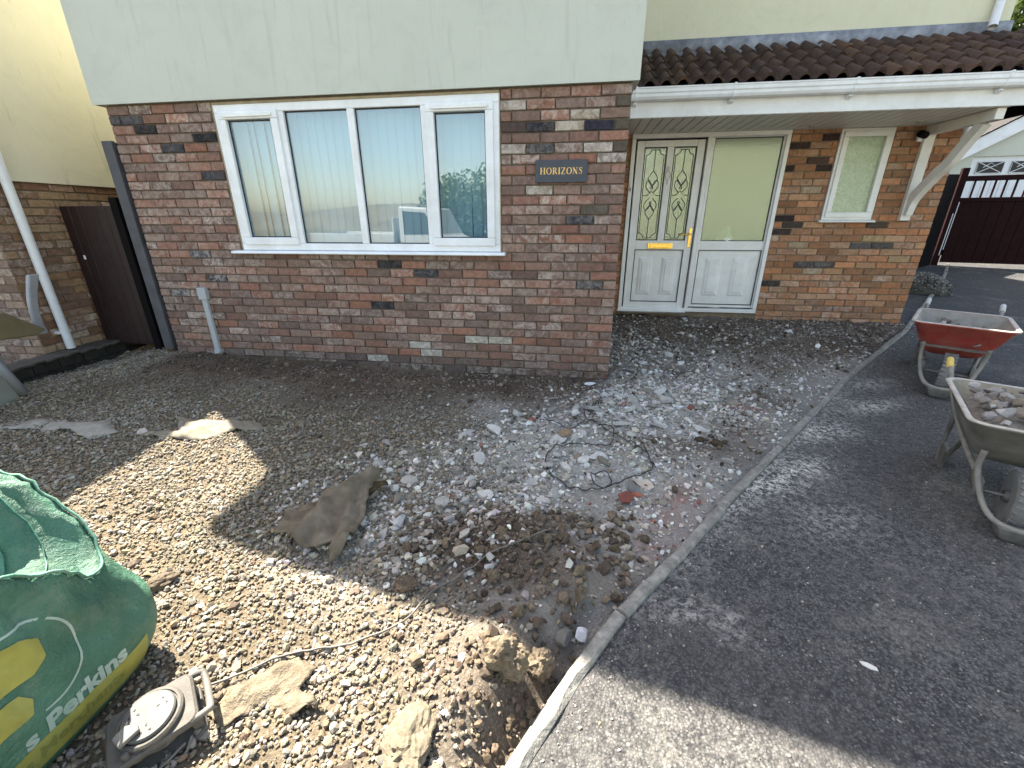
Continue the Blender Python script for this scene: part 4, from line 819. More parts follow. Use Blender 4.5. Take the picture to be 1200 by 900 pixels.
V_FINE, F_FINE = fine_bank(8, 3)
V_ANG = variants(IV, 40, 9, .12, 6)
def rotmats(n, r, tilt):
    a = r.rand(n)*2*math.pi; ax = r.normal(0, tilt, n); ay = r.normal(0, tilt, n)
    c, s = np.cos(a), np.sin(a); Z_ = np.zeros((n, 3, 3)); Z_[:, 0, 0] = c; Z_[:, 0, 1] = -s; Z_[:, 1, 0] = s; Z_[:, 1, 1] = c; Z_[:, 2, 2] = 1
    X_ = np.zeros((n, 3, 3)); X_[:, 0, 0] = 1; X_[:, 1, 1] = np.cos(ax); X_[:, 1, 2] = -np.sin(ax); X_[:, 2, 1] = np.sin(ax); X_[:, 2, 2] = np.cos(ax)
    Y_ = np.zeros((n, 3, 3)); Y_[:, 1, 1] = 1; Y_[:, 0, 0] = np.cos(ay); Y_[:, 0, 2] = np.sin(ay); Y_[:, 2, 0] = -np.sin(ay); Y_[:, 2, 2] = np.cos(ay)
    return X_@Y_@Z_
def stones(name, P, S, colr, mat, seed, bank=V_CHIP, F=IF, tilt=.35, flat=(.45, .85), parent=None):
    r = np.random.RandomState(seed); n = len(P); nv = bank.shape[1]
    v = bank[r.randint(0, len(bank), n)]; sc = np.stack([np.ones(n), r.uniform(.6, 1, n), r.uniform(*flat, n)], 1)*S[:, None]
    v = np.einsum('nij,nkj->nki', rotmats(n, r, tilt), v*sc[:, None, :])+P[:, None, :]
    f = (F[None]+np.arange(n, dtype=np.int32)[:, None, None]*nv).reshape(-1, 3); me = bpy.data.meshes.new(name)
    me.vertices.add(n*nv); me.vertices.foreach_set('co', v.astype(np.float32).ravel()); me.loops.add(f.size); me.loops.foreach_set('vertex_index', f.ravel().astype(np.int32)); me.polygons.add(len(f)); me.polygons.foreach_set('loop_start', np.arange(0, f.size, 3, dtype=np.int32))
    me.update(calc_edges=True); me.shade_flat(); a = me.color_attributes.new('col', 'BYTE_COLOR', 'POINT')
    cc_ = np.concatenate([colr, np.ones((n, 1))], 1); cc_[:, :3] = np.where(cc_[:, :3] <= .0031308, cc_[:, :3]*12.92, 1.055*np.clip(cc_[:, :3], 1e-6, 1)**(1/2.4)-.055)
    a.data.foreach_set('color_srgb', np.repeat(cc_, nv, 0).astype(np.float32).ravel()); me.materials.append(mat); o = link(name, me, parent); o['kind'] = 'stuff'; return o
RS = np.random.RandomState(77)
def scatter(n, x0, x1, y0, y1, w):
    x = RS.uniform(x0, x1, n); y = RS.uniform(y0, y1, n); k = (RS.rand(n) < w(x, y)) & (x < kx(y)-.045) & ((y < -.02) | (x > XR+.02) | (x < XL-.1)) & (y < D-.02); return x[k], y[k]
def pick(pal, n, jit=.22):
    p = np.array(pal)[RS.randint(0, len(pal), n)]; return np.clip(p*(1+RS.uniform(-jit, jit, (n, 1)))*(1+RS.uniform(-.05, .05, (n, 3))), .01, .95)
GRAV = [(0.244, 0.205, 0.15), (0.27, 0.234, 0.179), (0.223, 0.183, 0.132), (0.201, 0.169, 0.127), (0.291, 0.255, 0.201), (0.316, 0.288, 0.237), (0.234, 0.187, 0.121), (0.248, 0.18, 0.118), (0.201, 0.183, 0.154), (0.169, 0.15, 0.121), (0.262, 0.216, 0.139), (0.241, 0.219, 0.183), (0.349, 0.32, 0.273)]
vis = lambda x, y: np.where(y > -3.42, 1, 0)*np.where(y < -3.0+np.abs(x+.3)*.35+.25, 1, 1)
# pea gravel
def gw(x, y): return np.clip(grav_w(x, y)*1.05, 0, 1)*(.2+1.05*fbm(x, y, 2.4, 1, 4))
x, y = scatter(175000, -5.0, .4, -3.45, .6, gw); n = len(x); S = RS.lognormal(math.log(.0071), .42, n).clip(.003, .02)
c = pick(GRAV, n); dirt = (soil_w(x, y)*.75+.35*sm(-1.6, -.9, y)*sm(.5, .62, fbm(x, y, 2.5, 4, 3))).clip(0, .9)[:, None]; c = c*(1-dirt)+np.array((.15, .11, .08))*dirt
stones('gravel', np.stack([x, y, gz(x, y)+S*.3+RS.rand(n)*.006], 1), S, c, M_stone, 1)
# grey rubble chips
CONC = [(0.45, 0.429, 0.391), (0.522, 0.503, 0.462), (0.387, 0.367, 0.328), (0.594, 0.573, 0.529), (0.342, 0.315, 0.273), (0.279, 0.245, 0.197), (0.432, 0.381, 0.307)]
def rw(x, y): return np.clip(rubble_w(x, y)*.75+.55*dust_w(x, y)+.2*(x > -.9)*(1-soil_w(x, y)*.5)+.16*(x > .35)*(y > -1.5)+.16*soil_w(x, y)*(y > -1), 0, 1)*(.1+1.3*fbm(x, y, 2.6, 2, 4))
x, y = scatter(105000, -2.6, 4.0, -3.0, 1.95, rw); n = len(x); S = RS.lognormal(math.log(.0085), .5, n).clip(.003, .028)
c = pick(CONC, n, .3); k = RS.rand(n) < .018; c[k] = pick([(.24, .10, .075), (.30, .17, .12), (.22, .115, .09)], k.sum()); k = RS.rand(n) < red_w(x, y)*.5; c[k] = pick([(.25, .095, .075), (.30, .14, .11)], k.sum())
d_ = (soil_w(x, y)*.75)[:, None]; c = c*(1-d_)+np.array((.15, .115, .085))*d_
stones('rubble_chips', np.stack([x, y, gz(x, y)+S*.25], 1), S, np.clip(c*1.22, 0, .9), M_rubble, 2, V_ANG, flat=(.35, .85))
x, y = scatter(26000, -1.5, 3.4, -2.6, 1.9, lambda x, y: (rubble_w(x, y)*.8+.4*dust_w(x, y)+.15*(x > .4))*np.clip(-.35+2.1*fbm(x, y, 2.2, 5, 3), .04, 2)); n = len(x); S = RS.lognormal(math.log(.0155), .42, n).clip(.008, .045)
stones('rubble_pieces', np.stack([x, y, gz(x, y)+S*.2], 1), S, pick(CONC, n, .3)*np.where(RS.rand(n) < .25, .8, 1.2)[:, None], M_rubble, 3, V_ANG, IF, .5, (.3, .75))
# soil crumbs and clods
SOIL = [(0.139, 0.102, 0.07), (0.111, 0.082, 0.057), (0.172, 0.131, 0.094), (0.09, 0.066, 0.049), (0.205, 0.16, 0.115)]
x, y = scatter(42000, -4.2, 3.9, -3.3, 1.95, lambda x, y: np.clip(soil_w(x, y)*.9+.06, 0, 1)*(.3+.8*fbm(x, y, 5, 3, 3))); n = len(x); S = RS.lognormal(math.log(.0075), .55, n).clip(.003, .03)
stones('soil_crumbs', np.stack([x, y, gz(x, y)+S*.2], 1), S, pick(SOIL, n, .3), M_clod, 4, V_CHIP, IF, .5, (.6, 1.))
x, y = scatter(1500, -1.1, .3, -3.2, -2.0, lambda x, y: np.clip(soil_w(x, y)*1.0, 0, 1)); n = len(x); S = RS.lognormal(math.log(.013), .45, n).clip(.006, .034)
stones('soil_clods', np.stack([x, y, gz(x, y)+S*.3], 1), S, pick([(.18, .135, .09), (.145, .107, .073), (.21, .165, .116), (.115, .085, .062)], n, .25), M_clod, 5, V_CLOD, FF, .5, (.65, 1.))
# grit on the drive and along the kerb
n = 7500; y = RS.uniform(-3.4, 2.4, n); d_ = np.where(RS.rand(n) < .35, RS.exponential(.12, n), RS.rand(n)*3.2)+.02; x = kx(y)+d_; S = RS.lognormal(math.log(.0024), .5, n).clip(.0012, .009)
stones('drive_grit', np.stack([x, y, zd(y)-.008+S*.3], 1), S, pick(CONC+[(.5, .42, .3), (.15, .14, .13), (.12, .11, .1)], n, .3)*.75, M_rubble, 6)
# chippings on the heap at the corner
n = 900; a = RS.rand(n)*2*math.pi; t = RS.rand(n)**.5; x = .28*t*np.cos(a); y = .42*t*np.sin(a); S = RS.uniform(.012, .024, n); z = -.04+.31*np.sqrt(np.clip(1-t*t, 0, 1))
cs_, sn_ = math.cos(.9), math.sin(.9)
stones('chippings', np.stack([x*cs_-y*sn_, x*sn_+y*cs_, z], 1), S, pick([(.2, .195, .18), (.12, .115, .1), (.28, .26, .23), (.08, .075, .07)], n, .3), M_stone, 7, parent=hp)

# ---------------------------------------------------------------- single pieces one could pick up
def chunk(name, label, cat, x, y, sx, sy, sz, rz, color, seed, group=None, mat=None, z=None, bank=V_BIG, tilt=(0, 0), sink=.3):
    r = np.random.RandomState(seed); v = bank[seed % len(bank)]*np.array((sx, sy, sz)); v = v*(1+r.uniform(-.02, .02, (len(v), 1)))
    b = MB(); b.add([tuple(q) for q in v], [tuple(f) for f in (F_FINE if bank is V_FINE else FF)], (*color, 1)); o = b.build(name, mat or M_rubble, None, fix=False)
    zz = float(gz(x, y)) if z is None else z
    o.matrix_world = Matrix.Translation((x, y, zz+sz*(.8-sink))) @ Matrix.Rotation(rz, 4, 'Z') @ Matrix.Rotation(tilt[0], 4, 'X') @ Matrix.Rotation(tilt[1], 4, 'Y'); return tag(o, label, cat, group)
def lump_label(x, y):
    if y > .7: return 'broken concrete lump in the brown soil strip right in front of the white door'
    if float(kx(y))-x < .38: return 'broken concrete lump lying along the garden side of the concrete kerb'
    if math.hypot(x+1.02, y+2.2) < .5: return 'broken concrete lump on the gravel close round the brown sacking'
    if math.hypot(x-.14, y+1.5) < .36: return 'broken concrete lump lying inside or touching the black cable loops'
    if math.hypot(x+.2, y+2.35) < .4: return 'broken concrete lump lying in the dark soil mound near the kerb joint'
    if y > -.75: return 'broken concrete lump in the rubble beside the foot of the brick house corner'
    if x < -.35: return 'broken concrete lump between the brown sacking and the black cable loops'
    return 'broken concrete lump in the middle of the pale rubble below the slate sign'
rr = random.Random(21); placed = []
rs_ = random.Random(31)
for i in range(34):
    x, y = (rs_.gauss(.55, .38), rs_.gauss(-.62, .3)) if i < 24 else (rs_.gauss(-.15, .35), rs_.gauss(-1.35, .3))
    if x > kx(y)-.15 or (y > -.12 and x < .45): continue
    a = rs_.uniform(.045, .095); g_ = rs_.uniform(.75, 1.05)
    chunk('concrete_shard', 'flat broken slab of pale concrete lying among the rubble below the house corner', 'rubble', x, y, a, a*rs_.uniform(.4, .7), a*rs_.uniform(.16, .28), rs_.uniform(0, 6), [q*g_ for q in rs_.choice(CONC[:4])], 300+i, 'flat concrete slabs in the dug garden', tilt=(rs_.gauss(0, .25), rs_.gauss(0, .25)), sink=.2)
big_spots = [(-.07, -1.47, .055), (-.01, -1.62, .05), (-.33, -1.72, .05), (-.22, -1.62, .045), (.1, -1.5, .05), (-.62, -2.02, .055), (-.42, -1.95, .05), (-.52, -1.98, .04), (.22, -1.52, .06), (.62, -.95, .06), (.3, -.6, .07), (.5, -.55, .08), (.85, -.75, .06), (1.1, -.5, .05), (.75, -.35, .07), (1.35, -.2, .05), (.05, -.9, .06), (-.25, -1.15, .05), (-.1, -1.05, .045), (.42, -1.2, .05), (-.9, -2.35, .045), (-.8, -2.2, .04), (-.72, -2.3, .05), (-.55, -2.33, .035), (-.88, -2.02, .05), (.95, -.95, .05), (1.5, .1, .05), (.7, .4, .06), (.5, .9, .06), (.45, .5, .05)]
for x, y, s in big_spots: placed.append((x, y, s))
t = 0
while len(placed) < 270 and t < 20000:
    t += 1; x = rr.uniform(-1.3, 2.6); y = rr.uniform(-2.5, 1.6); s = rr.choice((.02, .022, .026, .03, .034, .04, .05, .06))
    if x > kx(y)-.1 or (y > -.1 and x < .45): continue
    if rr.random() > float(rubble_w(x, y))*1.0+(.18 if x > .4 else .04): continue
    if any((x-a)**2+(y-c)**2 < (s+d)**2*.5 for a, c, d in placed): continue
    placed.append((x, y, s))
for i, (x, y, s) in enumerate(placed):
    g_ = rr.uniform(.7, 1.08); col = [q*g_ for q in rr.choice(CONC[:6])]; chunk('concrete_lump', lump_label(x, y), 'rubble', x, y, s, s*rr.uniform(.55, .9), s*rr.uniform(.3, .6), rr.uniform(0, 6), col, i, 'broken concrete in the dug garden', tilt=(rr.gauss(0, .2), rr.gauss(0, .2)))
S1 = [('concrete_slab', 'flat buff shard of concrete leaning up beside the red brick piece', .44, -1.69, .095, .04, .018, -.9, (.50, .43, .35), (.5, .2)),
      ('brick_piece', 'broken red brick with one white face in the rubble near the kerb', .31, -1.86, .07, .045, .04, .3, (.19, .065, .05), (.2, 0)),
      ('brick_piece', 'small red brick fragment in grey rubble below the window corner', -.27, -1.03, .035, .03, .022, .8, (.24, .09, .065), (0, 0)),
      ('brick_piece', 'red brick end sitting beside a white slab nearest the front door', .93, -.62, .04, .03, .028, .3, (.2, .075, .055), (0, .2)),
      ('white_stone', 'single clean white stone on dark soil beside the kerb end joint', .09, -2.60, .036, .030, .014, .6, (.72, .71, .70), (.5, .3)),
      ('white_stone', 'flat white stone at the foot of the brick house corner', .18, -.12, .06, .03, .018, .1, (.70, .70, .70), (.1, 0)),
      ('white_slab', 'long white broken slab lying on top of rubble before the door', .86, -.62, .085, .04, .02, -.5, (.62, .62, .61), (.15, .1)),
      ('white_stone', 'pale rounded stone on the gravel by the torn sheet corner', -2.86, -1.60, .04, .035, .03, .2, (.55, .47, .42), (0, 0)),
      ('brown_stone', 'rounded tan cobble sitting on the pale dust inside the cable loop', .06, -1.48, .045, .04, .03, .2, (.26, .20, .14), (0, 0)),
      ('brown_stone', 'brown and grey cobble among rubble behind the cable loop', -.02, -1.27, .05, .045, .035, 1.2, (.27, .19, .12), (0, 0)),
      ('grey_slab', 'dark grey slate slab on edge beside the buff concrete shard', .37, -1.76, .075, .035, .03, -.9, (.20, .20, .195), (.4, .1)),
      ('red_tile', 'thin broken red and white tile at the foot of the buff shard', .385, -1.80, .03, .02, .012, -.6, (.36, .12, .08), (.3, 0)),
      ('concrete_block', 'large pale concrete block on gravel at the right of the sacking', -.80, -2.18, .05, .045, .035, .5, (.48, .47, .45), (.1, 0)),
      ('grey_stone', 'flat grey stone half sunk in dark soil below the cable end', -.30, -2.40, .036, .028, .02, .9, (.36, .35, .32), (.1, 0)),
      ('grey_stone', 'dark round grey stone in soil at the edge of the sunlit clods', .03, -2.64, .05, .05, .03, .9, (.17, .16, .14), (.1, 0))]
for i, (nm, lb, x, y, a, c, h, rz, col, tl) in enumerate(S1): chunk(nm, lb, nm.split('_')[-1], x, y, a, c, h, rz, col, 40+i, tilt=tl, sink=.15)
C1 = [('large upright clod of dry brown earth beside the trench by the kerb', -.165, -2.83, .07, .05, .075, (.33, .26, .175)), ('second big earth clod nearest the hole under the kerb edge', -.055, -2.75, .05, .045, .05, (.31, .245, .17)), ('smooth flat sandy lump at the bottom edge of the photo', -.40, -3.08, .085, .065, .035, (.36, .30, .21)),
      ('dark wet mud lump among the rubble near the kerb', .97, -1.16, .04, .032, .024, (.14, .105, .06)), ('brown soil lump left of the dark mud lump', .88, -1.11, .03, .026, .02, (.13, .10, .06)), ('earth clod on gravel below the thin cable', -.62, -2.56, .05, .035, .03, (.24, .18, .125)), ('earth ridge lump on the gravel right of the green bag', -1.62, -2.70, .075, .035, .03, (.27, .21, .15))]
for i, (lb, x, y, a, c, h, col) in enumerate(C1): chunk('earth_clod', lb, 'earth clod', x, y, a, c, h, i*.7, [q*.6 for q in col], 90+i, mat=M_clod, bank=V_FINE, sink=.1)

# ---------------------------------------------------------------- sheets and cables
def sheet(name, label, cat, outline, mat, z0, amp, seed, fold=None, thick=.004, sub=26):
    """cloth over the ground: outline polygon in plan, filled with a grid, wrinkled"""
    P = [Vector((a, c)) for a, c in outline]; xs_ = [q.x for q in P]; ys2 = [q.y for q in P]; st = max(max(xs_)-min(xs_), max(ys2)-min(ys2))/sub
    from mathutils.geometry import delaunay_2d_cdt
    edge = []
    for a, c in zip(P, P[1:]+P[:1]):
        k = max(1, int((c-a).length/st))
        for i in range(k): e = a+(c-a)*i/k; edge.append(e+Vector((mnoise.noise(Vector((e.x*40, e.y*40, 1))), mnoise.noise(Vector((e.x*40, e.y*40, 7)))))*st*(.9 if i else .3))
    n = len(edge); pts = list(edge); r = random.Random(seed)
    def inside(q):
        w = False; j = n-1
        for i in range(n):
            a, c = edge[i], edge[j]
            if (a.y > q.y) != (c.y > q.y) and q.x < (c.x-a.x)*(q.y-a.y)/(c.y-a.y)+a.x: w = not w
            j = i
        return w
    u = min(xs_)
    while u < max(xs_):
        v = min(ys2)
        while v < max(ys2):
            q = Vector((u+r.uniform(-.2, .2)*st, v+r.uniform(-.2, .2)*st))
            if inside(q) and min((q-e).length for e in edge) > st*.5: pts.append(q)
            v += st
        u += st
    V, _, F, *_ = delaunay_2d_cdt(pts, [(i, (i+1) % n) for i in range(n)], [], 1, 1e-5)
    vs = []
    for q in V:
        h = float(gz(q.x, q.y))+z0+amp*(mnoise.noise(Vector((q.x*6+seed, q.y*6, 0)))*.6+abs(mnoise.noise(Vector((q.x*14+seed, q.y*5, 2.))))*.7+.3)
        ed = min((q-e).length for e in edge); h += -.010*math.exp(-ed/.03)+.02*mnoise.noise(Vector((q.x*20, q.y*20, seed)))
        if fold: h += fold(q.x, q.y)
        vs.append((q.x, q.y, h))
    b = MB(); b.add(vs, [tuple(f) for f in F]); o = b.build(name, mat, None, smooth=True)
    md = o.modifiers.new('thickness', 'SOLIDIFY'); md.thickness = thick; md.offset = 0
    return tag(o, label, cat)
M_memb = simple('grey_membrane', (.22, .21, .185), .9, .4, 18, .5, 120, (.34, .30, .24), .7); M_sack = simple('brown_sacking', (.215, .185, .14), .95, .5, 11, .9, 180, (.085, .065, .042), .8, .1, 0, 7, .006)
M_memb2 = simple('pale_membrane', (.22, .19, .145), .95, .45, 25, .8, 110, (.15, .12, .08), .8)
sheet('membrane_sheet', 'torn grey membrane strip lying in the shaded gravel at the left', 'sheet', [(-4.25, -1.72), (-3.95, -1.60), (-3.78, -1.52), (-3.45, -1.53), (-3.30, -1.46), (-3.05, -1.60), (-3.18, -1.70), (-3.38, -1.64), (-3.75, -1.63), (-3.98, -1.70), (-4.2, -1.8)], M_memb, .008, .03, 1)
sheet('membrane_sheet', 'sandy cream membrane sheet lying half in the sunlit gravel patch', 'sheet', [(-2.92, -1.63), (-2.68, -1.52), (-2.86, -1.34), (-2.62, -1.35), (-2.3, -1.30), (-2.05, -1.36), (-2.3, -1.43), (-2.42, -1.58), (-2.62, -1.62)], M_memb2, .012, .022, 2)
def fold(x, y):
    d = ((x+1.23)*.35+(y+2.28)*-.94); return .06*math.exp(-((x+1.12)*.6-(y+2.12)*.25)**2/.004)*.7+.045*math.exp(-((x+1.05)**2+(y+2.0)**2)/.02)+.02*math.sin(x*30+y*12)**2
sheet('sacking', 'crumpled brown sacking on gravel at the edge of the rubble', 'sack', [(-1.30, -2.40), (-1.33, -2.25), (-1.25, -2.14), (-1.13, -2.03), (-1.03, -1.90), (-.985, -1.92), (-1.0, -2.02), (-.98, -2.12), (-.96, -2.28), (-.955, -2.45), (-.99, -2.50), (-1.02, -2.40), (-1.06, -2.46), (-1.15, -2.45), (-1.22, -2.42)], M_sack, .012, .075, 3, fold, .008)
sk = bpy.data.objects['sacking']; b = MB(); cv_ = curve([(-1.29, -2.24, .03), (-1.2, -2.15, .05), (-1.1, -2.06, .055), (-1.03, -1.96, .06), (-.985, -1.90, .035)], 8); rings = []
for i, q in enumerate(cv_):
    t_ = i/(len(cv_)-1); r0 = .018+.032*math.sin(math.pi*min(1, t_*1.15))**.7; row = []
    for k in range(14):
        a = 2*math.pi*k/14; m_ = 1+.35*mnoise.noise(Vector((q.x*14, q.y*14, a*1.3)))+.12*math.sin(a*5+i*.7)
        row.append(q+Vector((-.75*math.cos(a)*r0*m_, .66*math.cos(a)*r0*m_, float(gz(q.x, q.y))+.62*math.sin(a)*r0*m_-.01)))
    rings.append(row)
b.loft(rings); b.build('folded_edge', simple('frayed_sacking', (.16, .12, .07), 1, .6, 22, 1., 160, (.07, .05, .03), .7, .1, 0, 9, .01), sk, smooth=True)
sheet('sand_spill', 'dry sandy mortar spilt over the gravel beside the cable reel', 'sand spill', [(-1.04, -3.10), (-1.02, -3.02), (-.93, -2.95), (-.86, -2.90), (-.78, -2.92), (-.80, -2.99), (-.70, -3.03), (-.78, -3.07), (-.88, -3.05), (-.95, -3.12)], simple('dry_mortar', (.18, .15, .108), .95, .5, 25, .9, 50, (.12, .095, .068), .7, .1, 0, 12, .015), .004, .045, 4)
def lay(pts, h=.001, n=10): return [(q.x, q.y, float(gz(q.x, q.y))+h+q.z) for q in curve([(a, c, d) for a, c, d in pts], n)]
b = MB(); b.tube(lay([(-1.10, -3.04, .02), (-1.0, -2.96, .015), (-.91, -2.89, .02), (-.8, -2.85, .02), (-.69, -2.82, .015), (-.56, -2.72, .015), (-.50, -2.58, .02), (-.35, -2.42, .02), (-.18, -2.31, .02), (-.07, -2.23, .02)]), .0042, 6)
tag(b.build('power_cable', simple('dusty_cable', (.10, .09, .08), .6, .3, 20, .1, 60, (.3, .26, .2), .5), smooth=True), 'thin dusty cable trailing from the reel over gravel to the soil', 'cable')
b = MB(); b.tube(lay([(-.22, -.92, .01), (-.12, -1.08, .02), (.02, -1.14, .02), (.16, -1.05, .025), (.3, -1.12, .02), (.25, -1.35, .02), (.05, -1.36, .02), (-.1, -1.45, .02), (-.12, -1.6, .015), (-.02, -1.72, .015), (.14, -1.78, .015), (.25, -1.74, .04), (.22, -1.64, .03), (.14, -1.68, .03), (.2, -1.76, .02), (.36, -1.66, .03), (.5, -1.55, .02), (.48, -1.3, .02)], .0), .0034, 6)
b.tube(lay([(.25, -.52, .01), (.14, -.8, .03), (.12, -1.0, .03), (.3, -1.2, .03), (.46, -1.35, .03), (.52, -1.55, .02)], .0), .0034, 6)
tag(b.build('loose_cable', simple('black_cable', (.018, .018, .019), .5, .2), smooth=True), 'black cable lying in loose loops across the grey rubble', 'cable')
b = MB()
for k in range(14):
    a, l, w = rr.uniform(0, 6.28), rr.uniform(.02, .06), .004; x = rr.uniform(-3.5, .8); y = rr.uniform(-2.4, -.2)
    z = float(gz(x, y))+.012; b.tube([(x, y, z), (x+l*math.cos(a), y+l*math.sin(a), z+.006)], [w, w*.5], 5)
o = b.build('wood_splinters', simple('split_wood', (.45, .40, .32), .8, .3)); o['kind'] = 'stuff'

# ---------------------------------------------------------------- green bulk bag
bag = thing('bulk_bag', 'green woven builders bulk bag with Perkins lettering standing on the gravel', 'bag', (-1.765, -3.31, 0))
NA = 176
def bag_pt(a, lev):
    """lev 0..1 side wall, 1..2 top folding inward; a = angle"""
    ca, sa = math.cos(a), math.sin(a); n = 5.5; rsq = (abs(ca)**n+abs(sa)**n)**(-1/n)
    da = (math.degrees(a)-45+180) % 360-180; top = .61-.26*math.exp(-(da/24)**2)+.08*math.cos(a-rad(112))-.10*math.exp(-(((math.degrees(a)+50+180) % 360-180)/25)**2)
    if lev <= 1:
        bulge = .405+.045*math.sin(min(lev*1.15, 1)*math.pi)**.8-.03*lev**3; z = top*lev; R = bulge*rsq
        R *= 1-.035*lev*math.cos(4*a)                                     # corners pull in towards the top
    else:
        t = lev-1; R = (.405-.03)*rsq*(1-.035*math.cos(4*a))*(1-t*.93); z = top+.05*math.sin(min(t*2.2, 1)*math.pi)*(.5+.6*max(0, math.cos(a-rad(115))))-.10*t**1.3+.03*math.sin(3*a+5*t)*t
    w = mnoise.noise(Vector((ca*2.3, sa*2.3, lev*2.6)))*.022*(.35+lev)+mnoise.noise(Vector((ca*6, sa*6, lev*5+3)))*.010*lev
    fold_ = 0
    if lev > .7: fold_ = .026*(abs(math.sin(3.5*a+1.3*lev*2.0+2*mnoise.noise(Vector((ca*2, sa*2, lev)))))-.5)*min(1, (lev-.7)*2)
    P_ = Vector((ca*3.0, sa*3.0, lev*1.7)); rg = (.5-abs(mnoise.noise(P_*1.1+Vector((5, 1, 2)))))*.7+(.4-abs(mnoise.noise(P_*2.4)))*.4
    w += rg*.062*sm(.1, .9, lev)+.012*max(0, math.sin(9*a+5*lev))**3*sm(.25, .9, lev); z += rg*.055*sm(.7, 1.3, lev)
    R += w+fold_*.5; z += fold_*.7+w*.6*lev
    return Vector((R*ca, R*sa, max(z, -.02)+.01))
levs = list(np.linspace(0, 1, 22))+list(np.linspace(1.04, 1.97, 30))
rings = [[bag_pt(2*math.pi*i/NA, l) for i in range(NA)] for l in levs]
def bag_mat():
    t = NT('woven_green'); co = t.obj(); f = t.noise(co, 5, 5, .6)
    col = t.mix(t.ramp(f, (.3, 0.), (.7, 1.)), (.045, .125, .082), (.085, .20, .135))
    col = t.mix(t.ramp(t.noise(co, 9, 7, .75, .5), (.5, 0.), (.78, .5)), col, (.26, .30, .215))
    wv = t.n('TexWave', wave_type='BANDS', bands_direction='Z'); wv.inputs['Scale'].default_value = 110; wv.inputs['Distortion'].default_value = 1; t.put(wv.inputs[0], co)
    wv2 = t.n('TexWave', wave_type='BANDS', bands_direction='DIAGONAL'); wv2.inputs['Scale'].default_value = 110; t.put(wv2.inputs[0], co)
    crease = t.noise(co, 11, 7, .7, .25)
    return t.fin(col, .5, t.bump(t.math('ADD', wv.outputs['Fac'], wv2.outputs['Fac']), .12, .002, t.bump(crease, .75, .035)), .35)
M_bag = bag_mat()
b = MB(); b.loft(rings, cap0=True, cap1=True); body = b.build('bag_body', M_bag, bag, smooth=True)
hem = [bag_pt(2*math.pi*i/NA, 1.0) for i in range(NA)]; hem = [q+Vector((q.x, q.y, 0)).normalized()*.004+Vector((0, 0, .004)) for q in hem]
b = MB(); b.tube(hem+hem[:1], .0045, 6, False); b.build('seam', simple('seam_green', (.06, .2, .14), .6, .4, 60, .3, 90, (.4, .5, .4), .4), bag, smooth=True)
def flap_ring(lo, hi, n, zz, rr0, rr1, amp, seed):
    out = []
    for k in range(7):
        t = k/6; row = []
        for i in range(n):
            a = rad(lo+(hi-lo)*i/(n-1)); e = math.sin(math.pi*i/(n-1))**.6; q = bag_pt(a, 1.0); m = mnoise.noise(Vector((a*2.2+seed, t*1.5, seed)))
            R_ = math.hypot(q.x, q.y)*(rr0+(rr1-rr0)*t)*(1+.05*m+.025*math.sin(a*11+seed)*t); row.append(Vector((R_*math.cos(a), R_*math.sin(a), q.z-.02+zz*e*math.sin(t*2.0)+amp*m*t+.012*math.sin(a*9+2*t))))
        out.append(row)
    return out
for k, args in enumerate(((20, 215, 60, .115, .97, .62, .05, 3), (-70, 60, 44, .045, .96, .55, .06, 8), (190, 300, 40, .06, .96, .6, .05, 5))):
    fr_ = flap_ring(*args); b = MB(); b.loft(fr_, False, False, False); o = b.build('top_flap', M_bag, bag, smooth=True); md = o.modifiers.new('thickness', 'SOLIDIFY'); md.thickness = .004
    b = MB(); b.tube(fr_[-1], .006, 6); b.tube([q+Vector((0, 0, .003)) for q in fr_[3]], .0022, 5); b.build('seam', bpy.data.materials['seam_green'], bag, smooth=True)
# printed face: seen on the +x side, projected straight on
bvh = BVHTree.FromPolygons([v for r in rings for v in r], [(k*NA+i, k*NA+(i+1) % NA, (k+1)*NA+(i+1) % NA, (k+1)*NA+i) for k in range(len(rings)-1) for i in range(NA)])
def on_face(y, z, off):
    h, nrm, *_ = bvh.ray_cast(Vector((1.5, y, z)), Vector((-1, 0, 0)))
    if h is None: return None
    if nrm.x < 0: nrm = -nrm
    return h+nrm*off
def decal(name, tris_v, tris_f, mat, off, maxlen=.018):
    bm = bmesh.new(); vs = [bm.verts.new((0, y, z)) for y, z in tris_v]
    for f in tris_f:
        try: bm.faces.new([vs[i] for i in f])
        except ValueError: pass
    for _ in range(6):
        es = [e for e in bm.edges if e.calc_length() > maxlen]
        if not es: break
        bmesh.ops.triangulate(bm, faces=bm.faces); es = [e for e in bm.edges if e.calc_length() > maxlen]; bmesh.ops.subdivide_edges(bm, edges=es, cuts=1)
    bad = []
    for v in bm.verts:
        q = on_face(v.co.y, v.co.z, off)
        if q is None: bad.append(v)
        else: v.co = q
    bmesh.ops.delete(bm, geom=bad, context='VERTS'); bmesh.ops.triangulate(bm, faces=bm.faces); me = bpy.data.meshes.new(name); bm.to_mesh(me); bm.free(); me.materials.append(mat)
    me.polygons.foreach_set('use_smooth', [True]*len(me.polygons)); return link(name, me, bag)
